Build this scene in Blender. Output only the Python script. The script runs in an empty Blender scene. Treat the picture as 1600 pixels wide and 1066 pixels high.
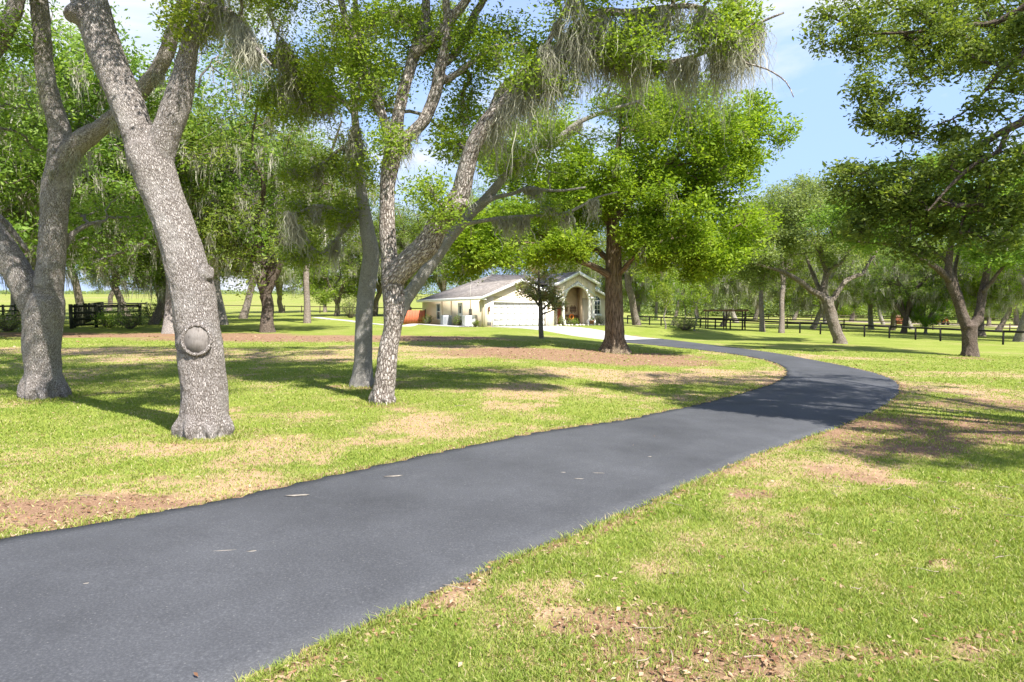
import bpy, math, random
import numpy as np
from mathutils import Vector, noise as mnoise
random.seed(7)
RNG = np.random.default_rng(7)
SC = bpy.context.scene
COL = SC.collection
PI = math.pi

# ------------------------------------------------------------------ camera and picking
F = 1067.0
CAM_H = 2.5
EYE = 488.0
PITCH = math.atan((533.0 - EYE) / F)
CP, SP = math.cos(PITCH), math.sin(PITCH)

def ray(px, py):
    a = (px - 800.0) / F; b = (533.0 - py) / F
    return np.array([a, CP + b * SP, -SP + b * CP])

def at(px, py, y):
    d = ray(px, py)
    return np.array([0, 0, CAM_H]) + d * (y / d[1])

SLA = np.array([-9, -.05, .05, .17, .42, .72, 1.0, 9.0])
SLS = np.array([.020, .020, .018, .0085, .0030, -.0045, -.006, -.006])
H0 = np.array([-2.4, 60.0]); HTH = math.radians(25.0)
HU = np.array([math.cos(HTH), math.sin(HTH)]); HV = np.array([-math.sin(HTH), math.cos(HTH)])
PAD_Z = 1.2

def sstep(t):
    t = np.clip(t, 0, 1); return t * t * (3 - 2 * t)

def gz(x, y):
    x = np.asarray(x, float); y = np.asarray(y, float)
    yc = np.maximum(y, 0)
    a = x / np.maximum(y, 6.0)
    s = np.interp(a, SLA, SLS)
    z = s * np.minimum(yc, 130)
    rise = np.interp(a, [-9, -.05, .08, .25, 9], [.0365, .0365, .02, .002, 0.0])
    z = z + rise * np.clip(yc - 130, 0, 380)
    dx = x - H0[0]; dy = y - H0[1]
    u = dx * HU[0] + dy * HU[1]; v = dx * HV[0] + dy * HV[1]
    du = np.maximum(np.maximum(-2.5 - u, u - 17.5), 0); dv = np.maximum(np.maximum(-3 - v, v - 20), 0)
    w = 1 - sstep(np.sqrt(du * du + dv * dv) / 9.0)
    return z * (1 - w) + PAD_Z * w

def ground(px, py):
    d = ray(px, py); o = np.array([0, 0, CAM_H])
    prev = 1.0; t = 1.0
    while t < 2500:
        p = o + d * t
        if p[2] < gz(p[0], p[1]):
            lo, hi = prev, t
            for _ in range(40):
                m = .5 * (lo + hi); p = o + d * m
                if p[2] < gz(p[0], p[1]): hi = m
                else: lo = m
            p = o + d * hi
            return np.array([p[0], p[1], float(gz(p[0], p[1]))])
        prev = t; t *= 1.02
    p = o + d * 2500
    return p

# ------------------------------------------------------------------ noise
def _hash(ix, iy, seed):
    h = (ix.astype(np.int64) * 374761393 + iy.astype(np.int64) * 668265263 + seed * 974711) & 0xFFFFFFFF
    h = ((h ^ (h >> 13)) * 1274126177) & 0xFFFFFFFF
    h = h ^ (h >> 16)
    return (h & 0xFFFFFF) / float(0xFFFFFF)

def vnoise(x, y, seed=0):
    x = np.asarray(x, float); y = np.asarray(y, float)
    xi = np.floor(x); yi = np.floor(y); fx = x - xi; fy = y - yi
    fx = fx * fx * (3 - 2 * fx); fy = fy * fy * (3 - 2 * fy)
    xi = xi.astype(np.int64); yi = yi.astype(np.int64)
    a = _hash(xi, yi, seed); b = _hash(xi + 1, yi, seed); c = _hash(xi, yi + 1, seed); d = _hash(xi + 1, yi + 1, seed)
    return (a * (1 - fx) + b * fx) * (1 - fy) + (c * (1 - fx) + d * fx) * fy

def fbm(x, y, seed=0, octv=4):
    s = 0; a = .5; t = 0
    for k in range(octv):
        s = s + a * vnoise(np.asarray(x) * 2 ** k, np.asarray(y) * 2 ** k, seed + k * 17); t += a; a *= .5
    return s / t

# ------------------------------------------------------------------ objects
def tag(o, label=None, cat=None, group=None, kind=None):
    if label: o['label'] = label
    if cat: o['category'] = cat
    if group: o['group'] = group
    if kind: o['kind'] = kind
    return o

def empty(name, loc, rz=0.0, label=None, cat=None, group=None, parent=None):
    o = bpy.data.objects.new(name, None); COL.objects.link(o)
    o.location = loc; o.rotation_euler = (0, 0, rz); o.empty_display_size = .3
    if parent: o.parent = parent
    return tag(o, label, cat, group)

def link(name, me, mat=None, parent=None):
    if mat is not None and len(me.materials) == 0: me.materials.append(mat)
    o = bpy.data.objects.new(name, me); COL.objects.link(o)
    if parent is not None: o.parent = parent
    return o

def np_mesh(name, V, faces, smooth=False, pattr=None, vattr=None):
    """V (n,3); faces: list of int arrays (m,k)"""
    me = bpy.data.meshes.new(name)
    V = np.ascontiguousarray(V, np.float32)
    me.vertices.add(len(V)); me.vertices.foreach_set('co', V.ravel())
    li = np.concatenate([f.ravel() for f in faces]).astype(np.int32)
    tot = np.concatenate([np.full(len(f), f.shape[1]) for f in faces]).astype(np.int32)
    st = np.concatenate([[0], np.cumsum(tot)[:-1]]).astype(np.int32)
    me.loops.add(len(li)); me.loops.foreach_set('vertex_index', li)
    me.polygons.add(len(tot)); me.polygons.foreach_set('loop_start', st); me.polygons.foreach_set('loop_total', tot)
    if smooth: me.polygons.foreach_set('use_smooth', np.ones(len(tot), bool))
    me.update(calc_edges=True)
    for k, a in (pattr or {}).items():
        at_ = me.attributes.new(k, 'FLOAT', 'POINT'); at_.data.foreach_set('value', np.ascontiguousarray(a, np.float32))
    for k, a in (vattr or {}).items():
        at_ = me.attributes.new(k, 'FLOAT_VECTOR', 'POINT'); at_.data.foreach_set('vector', np.ascontiguousarray(a, np.float32).ravel())
    return me

class MB:
    """collects boxes, bars, prisms, tubes -> one mesh"""
    def __init__(self): self.V = []; self.F = {}; self.n = 0
    def add(self, v, fs):
        v = np.asarray(v, float)
        for f in fs:
            self.F.setdefault(len(f), []).append([i + self.n for i in f])
        self.V.append(v); self.n += len(v); return self
    def box(self, x0, x1, y0, y1, z0, z1):
        v = [(x0, y0, z0), (x1, y0, z0), (x1, y1, z0), (x0, y1, z0), (x0, y0, z1), (x1, y0, z1), (x1, y1, z1), (x0, y1, z1)]
        return self.add(v, [(0, 3, 2, 1), (4, 5, 6, 7), (0, 1, 5, 4), (1, 2, 6, 5), (2, 3, 7, 6), (3, 0, 4, 7)])
    def bar(self, p, q, w, h, up=(0, 0, 1)):
        p = np.asarray(p, float); q = np.asarray(q, float); t = q - p; t = t / np.linalg.norm(t)
        up = np.asarray(up, float)
        if abs(t @ up) > .95: up = np.array([1., 0, 0])
        a = np.cross(t, up); a /= np.linalg.norm(a); b = np.cross(a, t)
        v = []
        for c in (p, q):
            for sa, sb in ((-1, -1), (1, -1), (1, 1), (-1, 1)): v.append(c + a * sa * w / 2 + b * sb * h / 2)
        return self.add(v, [(0, 1, 2, 3), (7, 6, 5, 4), (0, 4, 5, 1), (1, 5, 6, 2), (2, 6, 7, 3), (3, 7, 4, 0)])
    def poly(self, pts, d):
        """extrude planar polygon pts (3d) by vector d"""
        p = np.asarray(pts, float); n = len(p); d = np.asarray(d, float)
        v = np.vstack([p, p + d])
        return self.add(v, [tuple(range(n))[::-1], tuple(range(n, 2 * n))] + [(i, (i + 1) % n, n + (i + 1) % n, n + i) for i in range(n)])
    def tube(self, pts, rad, n=8, cap=True):
        v, fs = tube_vf(np.asarray(pts, float), np.asarray(rad, float), n)[:2]
        fs = [tuple(f) for f in fs]
        if cap:
            m = len(pts); fs += [tuple(range(n))[::-1], tuple(range((m - 1) * n, m * n))]
        return self.add(v, fs)
    def lathe(self, prof, c=(0, 0, 0), n=16):
        p = [(c[0], c[1], c[2] + z) for r, z in prof]; r = [r for r, z in prof]
        v = []
        for (x, y, z), rr in zip(p, r):
            for k in range(n): v.append((x + rr * math.cos(2 * PI * k / n), y + rr * math.sin(2 * PI * k / n), z))
        m = len(p); fs = []
        for i in range(m - 1):
            for k in range(n): fs.append((i * n + k, i * n + (k + 1) % n, (i + 1) * n + (k + 1) % n, (i + 1) * n + k))
        fs += [tuple(range(n))[::-1], tuple(range((m - 1) * n, m * n))]
        return self.add(v, fs)
    def mesh(self, name, smooth=False):
        return np_mesh(name, np.vstack(self.V), [np.array(f) for f in self.F.values()], smooth)
    def build(self, name, mat, parent=None, smooth=False, bevel=0):
        o = link(name, self.mesh(name, smooth), mat, parent)
        if bevel:
            m = o.modifiers.new('bevel', 'BEVEL'); m.width = bevel; m.segments = 2; m.limit_method = 'ANGLE'
        return o

def frames(pts):
    pts = np.asarray(pts, float); n = len(pts)
    T = np.gradient(pts, axis=0); T /= np.linalg.norm(T, axis=1)[:, None] + 1e-9
    N1 = np.zeros_like(T)
    ref = np.array([1., 0, 0]) if abs(T[0][0]) < .8 else np.array([0, 1., 0])
    a = ref - T[0] * (ref @ T[0]); N1[0] = a / np.linalg.norm(a)
    for i in range(1, n):
        a = N1[i - 1] - T[i] * (N1[i - 1] @ T[i]); N1[i] = a / (np.linalg.norm(a) + 1e-9)
    return T, N1, np.cross(T, N1)

def tube_vf(pts, rad, n):
    T, A, B = frames(pts); m = len(pts)
    th = np.linspace(0, 2 * PI, n, endpoint=False)
    ring = A[:, None, :] * np.cos(th)[None, :, None] + B[:, None, :] * np.sin(th)[None, :, None]
    V = pts[:, None, :] + ring * rad[:, None, None]
    s = np.concatenate([[0], np.cumsum(np.linalg.norm(np.diff(pts, axis=0), axis=1))])
    co = np.stack([np.cos(th)[None, :] * rad[:, None], np.sin(th)[None, :] * rad[:, None], np.repeat(s[:, None], n, 1)], -1)
    i = np.arange(m - 1)[:, None] * n; k = np.arange(n)[None, :]; k2 = (k + 1) % n
    fs = np.stack([i + k, i + k2, i + n + k2, i + n + k], -1).reshape(-1, 4)
    return V.reshape(-1, 3), fs, co.reshape(-1, 3)

def catmull(P, step):
    P = np.asarray(P, float)
    Q = np.vstack([2 * P[0] - P[1], P, 2 * P[-1] - P[-2]])
    out = []
    for i in range(1, len(Q) - 2):
        p0, p1, p2, p3 = Q[i - 1], Q[i], Q[i + 1], Q[i + 2]
        k = max(2, int(np.linalg.norm((p2 - p1)[:3]) / step))
        t = np.linspace(0, 1, k, endpoint=False)[:, None]
        out.append(.5 * (2 * p1 + (p2 - p0) * t + (2 * p0 - 5 * p1 + 4 * p2 - p3) * t ** 2 + (3 * p1 - p0 - 3 * p2 + p3) * t ** 3))
    out.append(P[-1:]); return np.vstack(out)

# ------------------------------------------------------------------ materials
def new_mat(name):
    m = bpy.data.materials.new(name); m.use_nodes = True
    nt = m.node_tree; nt.nodes.clear()
    out = nt.nodes.new('ShaderNodeOutputMaterial')
    return m, nt, out

class NT:
    def __init__(self, nt): self.nt = nt
    def n(self, t, **kw):
        nd = self.nt.nodes.new(t)
        for k, v in kw.items():
            if k.startswith('i_'):
                key = k[2:]; key = int(key) if key.isdigit() else key.replace('_', ' ')
                nd.inputs[key].default_value = v
            else: setattr(nd, k, v)
        return nd
    def l(self, a, ai, b, bi): self.nt.links.new(a.outputs[ai], b.inputs[bi])
    def ramp(self, stops, interp='LINEAR'):
        r = self.n('ShaderNodeValToRGB'); e = r.color_ramp.elements; r.color_ramp.interpolation = interp
        while len(e) < len(stops): e.new(.5)
        for el, (p, c) in zip(e, stops):
            el.position = p; el.color = (c, c, c, 1) if isinstance(c, (int, float)) else (*c, 1)
        return r
    def mix(self, a, b, fac=None, blend='MIX', f=.5):
        m = self.n('ShaderNodeMix', data_type='RGBA', blend_type=blend)
        m.inputs[0].default_value = f
        for s, k in ((a, 6), (b, 7)):
            if isinstance(s, tuple) and not hasattr(s[0], 'outputs'): m.inputs[k].default_value = (*s, 1)
            else: self.nt.links.new(s[0].outputs[s[1]], m.inputs[k])
        if fac is not None: self.nt.links.new(fac[0].outputs[fac[1]], m.inputs[0])
        return m   # output 2

def plain(name, col, rough=.6, var=.12, scale=6.0, metal=0.0, bump=0.0, spec=.3):
    m, nt, out = new_mat(name); t = NT(nt)
    tc = t.n('ShaderNodeTexCoord'); no = t.n('ShaderNodeTexNoise', i_Scale=scale, i_Detail=6.0, i_Roughness=.6)
    t.l(tc, 'Object', no, 'Vector')
    r = t.ramp([(.25, tuple(c * (1 - var) for c in col)), (.75, tuple(min(1, c * (1 + var)) for c in col))])
    t.l(no, 0, r, 0)
    b = t.n('ShaderNodeBsdfPrincipled', i_Roughness=rough, i_Metallic=metal); b.inputs['Specular IOR Level'].default_value = spec
    t.l(r, 0, b, 'Base Color')
    if bump:
        bp = t.n('ShaderNodeBump', i_Strength=bump, i_Distance=.02); t.l(no, 0, bp, 'Height'); t.l(bp, 0, b, 'Normal')
    t.l(b, 0, out, 0); return m

def leaf_mat(name, dark, mid, light, trans=.35, rough=.55, spec=.22):
    m, nt, out = new_mat(name); t = NT(nt)
    a = t.n('ShaderNodeAttribute', attribute_name='tint')
    r = t.ramp([(0, dark), (.5, mid), (1, light)]); t.l(a, 'Fac', r, 0)
    oi = t.n('ShaderNodeObjectInfo')
    hs = t.n('ShaderNodeHueSaturation'); mr = t.n('ShaderNodeMapRange'); t.l(oi, 'Random', mr, 0)
    mr.inputs[3].default_value = .485; mr.inputs[4].default_value = .512; t.l(mr, 0, hs, 0)
    mr2 = t.n('ShaderNodeMapRange'); t.l(oi, 'Random', mr2, 0); mr2.inputs[3].default_value = .88; mr2.inputs[4].default_value = 1.14
    t.l(mr2, 0, hs, 2); t.l(r, 0, hs, 'Color')
    b = t.n('ShaderNodeBsdfPrincipled', i_Roughness=rough); b.inputs['Specular IOR Level'].default_value = spec
    t.l(hs, 0, b, 'Base Color')
    tr = t.n('ShaderNodeBsdfTranslucent'); g = t.mix((hs, 0), (1.0, 1.0, .45), blend='MULTIPLY', f=1.0)
    br = t.mix((g, 2), (1.5, 1.5, 1.5), blend='MULTIPLY', f=1.0); t.l(br, 2, tr, 0)
    mx = t.n('ShaderNodeMixShader'); mx.inputs[0].default_value = trans
    t.l(b, 0, mx, 1); t.l(tr, 0, mx, 2); t.l(mx, 0, out, 0); return m

def bark_mat(name, crack, plate, light, lichen, cell=(22, 22, 9), rough=.9, lich=.5, warp=.9, gap=.10):
    m, nt, out = new_mat(name); t = NT(nt)
    a = t.n('ShaderNodeAttribute', attribute_name='bark')
    mp = t.n('ShaderNodeMapping'); mp.inputs['Scale'].default_value = cell; t.l(a, 'Vector', mp, 0)
    dn = t.n('ShaderNodeTexNoise', i_Scale=.8, i_Detail=4.0, i_Roughness=.65); t.l(mp, 0, dn, 'Vector')
    wv = t.mix((mp, 0), (dn, 1), blend='LINEAR_LIGHT', f=warp)
    v = t.n('ShaderNodeTexVoronoi', feature='DISTANCE_TO_EDGE', i_Scale=1.0); t.l(wv, 2, v, 'Vector')
    v2 = t.n('ShaderNodeTexVoronoi', feature='F1', i_Scale=1.0); t.l(wv, 2, v2, 'Vector')
    fn = t.n('ShaderNodeTexNoise', i_Scale=2.2, i_Detail=6.0, i_Roughness=.75); t.l(mp, 0, fn, 'Vector')
    dp = t.n('ShaderNodeTexNoise', i_Scale=.35, i_Detail=3.0); t.l(mp, 0, dp, 'Vector')
    # cracks of uneven depth
    ad = t.n('ShaderNodeMath', operation='MULTIPLY_ADD'); t.l(fn, 0, ad, 0); ad.inputs[1].default_value = .16; t.l(v, 0, ad, 2)
    r = t.ramp([(0.0, crack), (gap * .75, crack), (gap + .10, plate), (.75, light)]); t.l(ad, 0, r, 0)
    cg = t.n('ShaderNodeSeparateColor'); t.l(v2, 'Color', cg, 0)
    cr_ = t.ramp([(0, .84), (1, 1.10)]); t.l(cg, 0, cr_, 0)
    c0 = t.mix((r, 0), (cr_, 0), blend='MULTIPLY', f=1.0)
    sh = t.ramp([(.28, .68), (.72, 1.22)]); t.l(fn, 0, sh, 0)
    c1 = t.mix((c0, 2), (sh, 0), blend='MULTIPLY', f=1.0)
    big = t.n('ShaderNodeTexNoise', i_Scale=1.3, i_Detail=5.0, i_Roughness=.7); t.l(a, 'Vector', big, 'Vector')
    br = t.ramp([(.5, 0.0), (.74, lich)]); t.l(big, 0, br, 0)
    lc = t.mix(lichen, (sh, 0), blend='MULTIPLY', f=.8)
    c2 = t.mix((c1, 2), (lc, 2), fac=(br, 0))
    b = t.n('ShaderNodeBsdfPrincipled', i_Roughness=rough); b.inputs['Specular IOR Level'].default_value = .12
    t.l(c2, 2, b, 'Base Color')
    hr = t.ramp([(gap * .4, 0.0), (.4, 1.0)]); t.l(ad, 0, hr, 0)
    hm = t.n('ShaderNodeMath', operation='MULTIPLY_ADD'); t.l(fn, 0, hm, 0); hm.inputs[1].default_value = .7; t.l(hr, 0, hm, 2)
    bp = t.n('ShaderNodeBump', i_Strength=1.0, i_Distance=.03); t.l(hm, 0, bp, 'Height'); t.l(bp, 0, b, 'Normal')
    t.l(b, 0, out, 0); return m

M = {}
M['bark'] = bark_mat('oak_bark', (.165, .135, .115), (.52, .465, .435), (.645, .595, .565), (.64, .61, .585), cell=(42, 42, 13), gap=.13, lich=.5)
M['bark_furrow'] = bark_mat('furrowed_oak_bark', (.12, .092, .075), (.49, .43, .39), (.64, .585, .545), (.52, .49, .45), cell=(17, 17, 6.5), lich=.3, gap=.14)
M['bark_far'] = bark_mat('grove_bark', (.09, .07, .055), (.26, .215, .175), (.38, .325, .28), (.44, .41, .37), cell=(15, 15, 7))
M['bark_brown'] = bark_mat('furrowed_bark', (.055, .04, .028), (.25, .19, .13), (.40, .32, .23), (.40, .35, .28), cell=(17, 17, 1.6), lich=.25)
M['bark_grey'] = bark_mat('smooth_grey_bark', (.26, .24, .215), (.49, .46, .42), (.60, .57, .53), (.54, .53, .51), cell=(44, 44, 24), lich=.8)
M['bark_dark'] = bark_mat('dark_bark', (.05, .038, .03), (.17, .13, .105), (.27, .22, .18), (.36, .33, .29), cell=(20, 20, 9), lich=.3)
M['bark_pale'] = bark_mat('pale_bark', (.14, .12, .10), (.34, .30, .26), (.45, .41, .37), (.52, .5, .46), cell=(16, 16, 6))
M['leaf_oak'] = leaf_mat('oak_leaf', (.065, .11, .017), (.155, .24, .04), (.32, .39, .085), trans=.48)
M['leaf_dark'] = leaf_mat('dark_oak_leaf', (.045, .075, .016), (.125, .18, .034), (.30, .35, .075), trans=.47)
M['leaf_lime'] = leaf_mat('lime_leaf', (.08, .15, .012), (.195, .32, .024), (.36, .46, .055), trans=.50)
M['leaf_pale'] = leaf_mat('pale_oak_leaf', (.10, .135, .045), (.22, .28, .09), (.37, .41, .17), trans=.44)
M['leaf_fresh'] = leaf_mat('fresh_oak_leaf', (.085, .14, .018), (.21, .305, .042), (.38, .44, .085), trans=.50)
M['leaf_magnolia'] = leaf_mat('magnolia_leaf', (.36, .22, .13), (.22, .27, .10), (.58, .54, .36), trans=.4)
M['leaf_shrub'] = leaf_mat('shrub_leaf', (.04, .08, .01), (.10, .17, .015), (.20, .27, .03), trans=.3)

def moss_mat():
    m, nt, out = new_mat('spanish_moss'); t = NT(nt)
    a = t.n('ShaderNodeAttribute', attribute_name='tint')
    r = t.ramp([(0, (.22, .21, .15)), (.5, (.39, .38, .29)), (1, (.56, .545, .45))]); t.l(a, 'Fac', r, 0)
    d = t.n('ShaderNodeBsdfDiffuse'); t.l(r, 0, d, 0); tr = t.n('ShaderNodeBsdfTranslucent'); t.l(r, 0, tr, 0)
    mx = t.n('ShaderNodeMixShader'); mx.inputs[0].default_value = .35; t.l(d, 0, mx, 1); t.l(tr, 0, mx, 2); t.l(mx, 0, out, 0)
    return m
M['moss'] = moss_mat()
# ------------------------------------------------------------------ trees
def unit(a):
    return a / (np.linalg.norm(a, axis=-1, keepdims=True) + 1e-9)

def leaves_np(C, n_per, rad, L, rng, up=.42, wid=.42, droop=0.0):
    """kite leaves scattered round cluster centres C -> V, F, tint"""
    n = len(C); N = n * n_per
    off = rng.normal(0, 1, (N, 3)); off /= np.maximum(1, np.linalg.norm(off, axis=1) / 1.9)[:, None]
    rad = np.broadcast_to(np.asarray(rad, float), (n,)) if np.ndim(rad) else np.full(n, rad)
    rr = np.repeat(rad, n_per)[:, None]
    off = off * rr * np.array([.62, .62, .46])
    c = np.repeat(C, n_per, 0) + off
    d = unit(rng.normal(0, 1, (N, 3)) * np.array([1, 1, .55]) + off / (rr + .01) * .6 - np.array([0, 0, droop]))
    nr = unit(rng.normal(0, 1, (N, 3)) * .75 + np.array([0, 0, up]))
    nr = unit(nr - d * np.sum(nr * d, 1, keepdims=True))
    s = np.cross(d, nr)
    ln = (L * np.clip(rng.lognormal(-.06, .32, N), .4, 1.9))[:, None]
    w = ln * wid
    V = np.stack([c - d * ln * .5, c + s * w * .5 + d * ln * .02, c + d * ln * .5 - nr * ln * .10, c - s * w * .5 + d * ln * .02], 1)
    Fc = np.arange(N * 4).reshape(N, 4)
    ct = np.repeat(rng.uniform(0, 1, n), n_per)
    tint = np.clip(.45 * ct + .55 * rng.beta(2, 2.4, N), 0, 1)
    return V.reshape(-1, 3), Fc, np.repeat(tint, 4)

def moss_np(P, Lm, rng, S=22, w=.016, spread=.13, seg=8):
    """hanging strands under points P"""
    n = len(P)
    if n == 0: return np.zeros((0, 3)), np.zeros((0, 4), int), np.zeros(0)
    Lb = np.broadcast_to(np.asarray(Lm, float), (n,)) * rng.uniform(.55, 1.25, n)
    N = n * S
    p0 = np.repeat(P, S, 0); lb = np.repeat(Lb, S)
    j = rng.normal(0, 1, (N, 3)) * np.array([1, 1, .25]) * spread
    rr = np.linalg.norm(j[:, :2], axis=1) / (spread * 1.6)
    ln = lb * rng.uniform(.35, 1.0, N) * np.clip(1.15 - .5 * rr, .25, 1.1)
    t = np.linspace(0, 1, seg)
    drift = rng.normal(0, .07, (N, 2)); bd = np.repeat(rng.normal(0, .10, (n, 2)), S, 0)
    conv = 1 - .75 * t[None, :]
    wob = np.cumsum(rng.normal(0, .075, (N, seg, 2)), 1) * np.minimum(1, ln)[:, None, None]
    xy = p0[:, None, :2] + j[:, None, :2] * conv[:, :, None] + (drift + bd)[:, None, :] * (t ** 1.5)[None, :, None] * ln[:, None, None] + wob
    z = p0[:, None, 2] + j[:, None, 2] - t[None, :] * ln[:, None]
    C = np.concatenate([xy, z[:, :, None]], 2)
    th = rng.uniform(0, PI, N); tw = th[:, None] + rng.uniform(-1.5, 1.5, N)[:, None] * t[None, :]
    prof = np.array([.55, 1.0, 1.0, .85, .6, .12]) if seg == 6 else np.interp(t, [0, .2, .7, 1], [.55, 1, .8, .1])
    ww = w * rng.choice([.5, .8, 1.3, 2.2], N, p=[.35, .35, .2, .1])[:, None] * prof[None, :]
    dx = np.stack([np.cos(tw) * ww, np.sin(tw) * ww, np.zeros_like(ww)], -1)
    V = np.stack([C - dx, C + dx], 2).reshape(-1, 3)
    b = np.arange(N)[:, None] * (seg * 2) + np.arange(seg - 1)[None, :] * 2
    Fc = np.stack([b, b + 1, b + 3, b + 2], -1).reshape(-1, 4)
    tint = np.clip(np.repeat(rng.uniform(.1, .9, n), S) * .5 + rng.uniform(0, 1, N) * .5, 0, 1)
    return V, Fc, np.repeat(tint, seg * 2)

def sample_volumes(vols, rng, clump=5.5):
    """vols: (centre, (rx,ry,rz), n) -> cluster centres, gathered in loose clumps"""
    out = []
    for c, r, n in vols:
        c = np.asarray(c, float); r = np.asarray(r, float)
        k = max(1, int(n / clump))
        d = unit(rng.normal(0, 1, (k, 3))); q = c + d * r * (rng.uniform(.25, 1, (k, 1)) ** .5)
        pick = rng.integers(0, k, n)
        out.append(q[pick] + rng.normal(0, 1, (n, 3)) * r * np.array([.13, .13, .11]))
    return np.vstack(out)

def grow(nodes, nrad, C, rng, rt, K=6, zpen=.5, sag=.0):
    """attach every cluster centre to the nearest branch node; returns branch polylines and radii"""
    P = np.zeros((len(nodes) + len(C) * (K - 1), 3)); P[:len(nodes)] = nodes
    R0 = np.zeros(len(P)); R0[:len(nodes)] = nrad
    par = np.full(len(P), -1); cnt = np.zeros(len(P)); n = n0 = len(nodes)
    d0 = np.min(np.linalg.norm(C[:, None] - nodes[None], axis=2), 1) if len(C) * len(nodes) < 2e6 else np.linalg.norm(C - nodes.mean(0), axis=1)
    C = C[np.argsort(d0)]
    st = []
    for c in C:
        v = P[:n] - c
        cost = np.sqrt((v * v).sum(1)) + zpen * np.maximum(0, v[:, 2])
        i = int(np.argmin(cost)); p0 = P[i]; d = c - p0; L = np.linalg.norm(d)
        ctl = p0 + d * .5 + rng.normal(0, .12, 3) * L + np.array([0, 0, (.12 - sag) * L])
        t = np.linspace(0, 1, K)[1:, None]
        b = (1 - t) ** 2 * p0 + 2 * t * (1 - t) * ctl + t * t * c
        b[:-1] += rng.normal(0, .035, (K - 2, 3)) * L
        P[n:n + K - 1] = b; par[n:n + K - 1] = [i] + list(range(n, n + K - 2))
        st.append((i, n)); cnt[n + K - 2] += 1; n += K - 1
    for i in range(n - 1, n0 - 1, -1): cnt[par[i]] += cnt[i]
    rad = rt * np.maximum(cnt, 1) ** .5
    rad[:n0] = R0[:n0]
    B = np.zeros((len(st), K, 3)); Rr = np.zeros((len(st), K))
    for k, (i, s) in enumerate(st):
        B[k, 0] = P[i]; B[k, 1:] = P[s:s + K - 1]
        r = rad[s:s + K - 1].copy()
        if i < n0: r = np.minimum(r, R0[i] * .75)
        Rr[k, 1:] = r; Rr[k, 0] = r[0] * 1.05
        rad[s:s + K - 1] = r
        Rr[k, -1] *= .5
    return B, Rr, C

def branch_tubes(B, R, n=5):
    nb, K, _ = B.shape
    T = np.gradient(B, axis=1); T = unit(T)
    ax = unit(B[:, -1] - B[:, 0]); ref = np.where((np.abs(ax[:, 2]) < .8)[:, None], np.array([[0, 0, 1.]]), np.array([[1., 0, 0]]))
    A = unit(np.cross(T, ref[:, None, :])); Bn = np.cross(T, A)
    th = np.linspace(0, 2 * PI, n, endpoint=False)
    V = B[:, :, None, :] + (A[:, :, None, :] * np.cos(th)[None, None, :, None] + Bn[:, :, None, :] * np.sin(th)[None, None, :, None]) * R[:, :, None, None]
    s = np.concatenate([np.zeros((nb, 1)), np.cumsum(np.linalg.norm(np.diff(B, axis=1), axis=2), 1)], 1) + np.arange(nb)[:, None] * 1.7
    co = np.stack([np.cos(th)[None, None, :] * R[:, :, None], np.sin(th)[None, None, :] * R[:, :, None], np.repeat(s[:, :, None], n, 2)], -1)
    i = np.arange(nb)[:, None, None] * (K * n) + np.arange(K - 1)[None, :, None] * n
    k = np.arange(n)[None, None, :]; k2 = (k + 1) % n
    fs = np.stack([i + k, i + k2, i + n + k2, i + n + k], -1).reshape(-1, 4)
    return V.reshape(-1, 3), fs, co.reshape(-1, 3)

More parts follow.
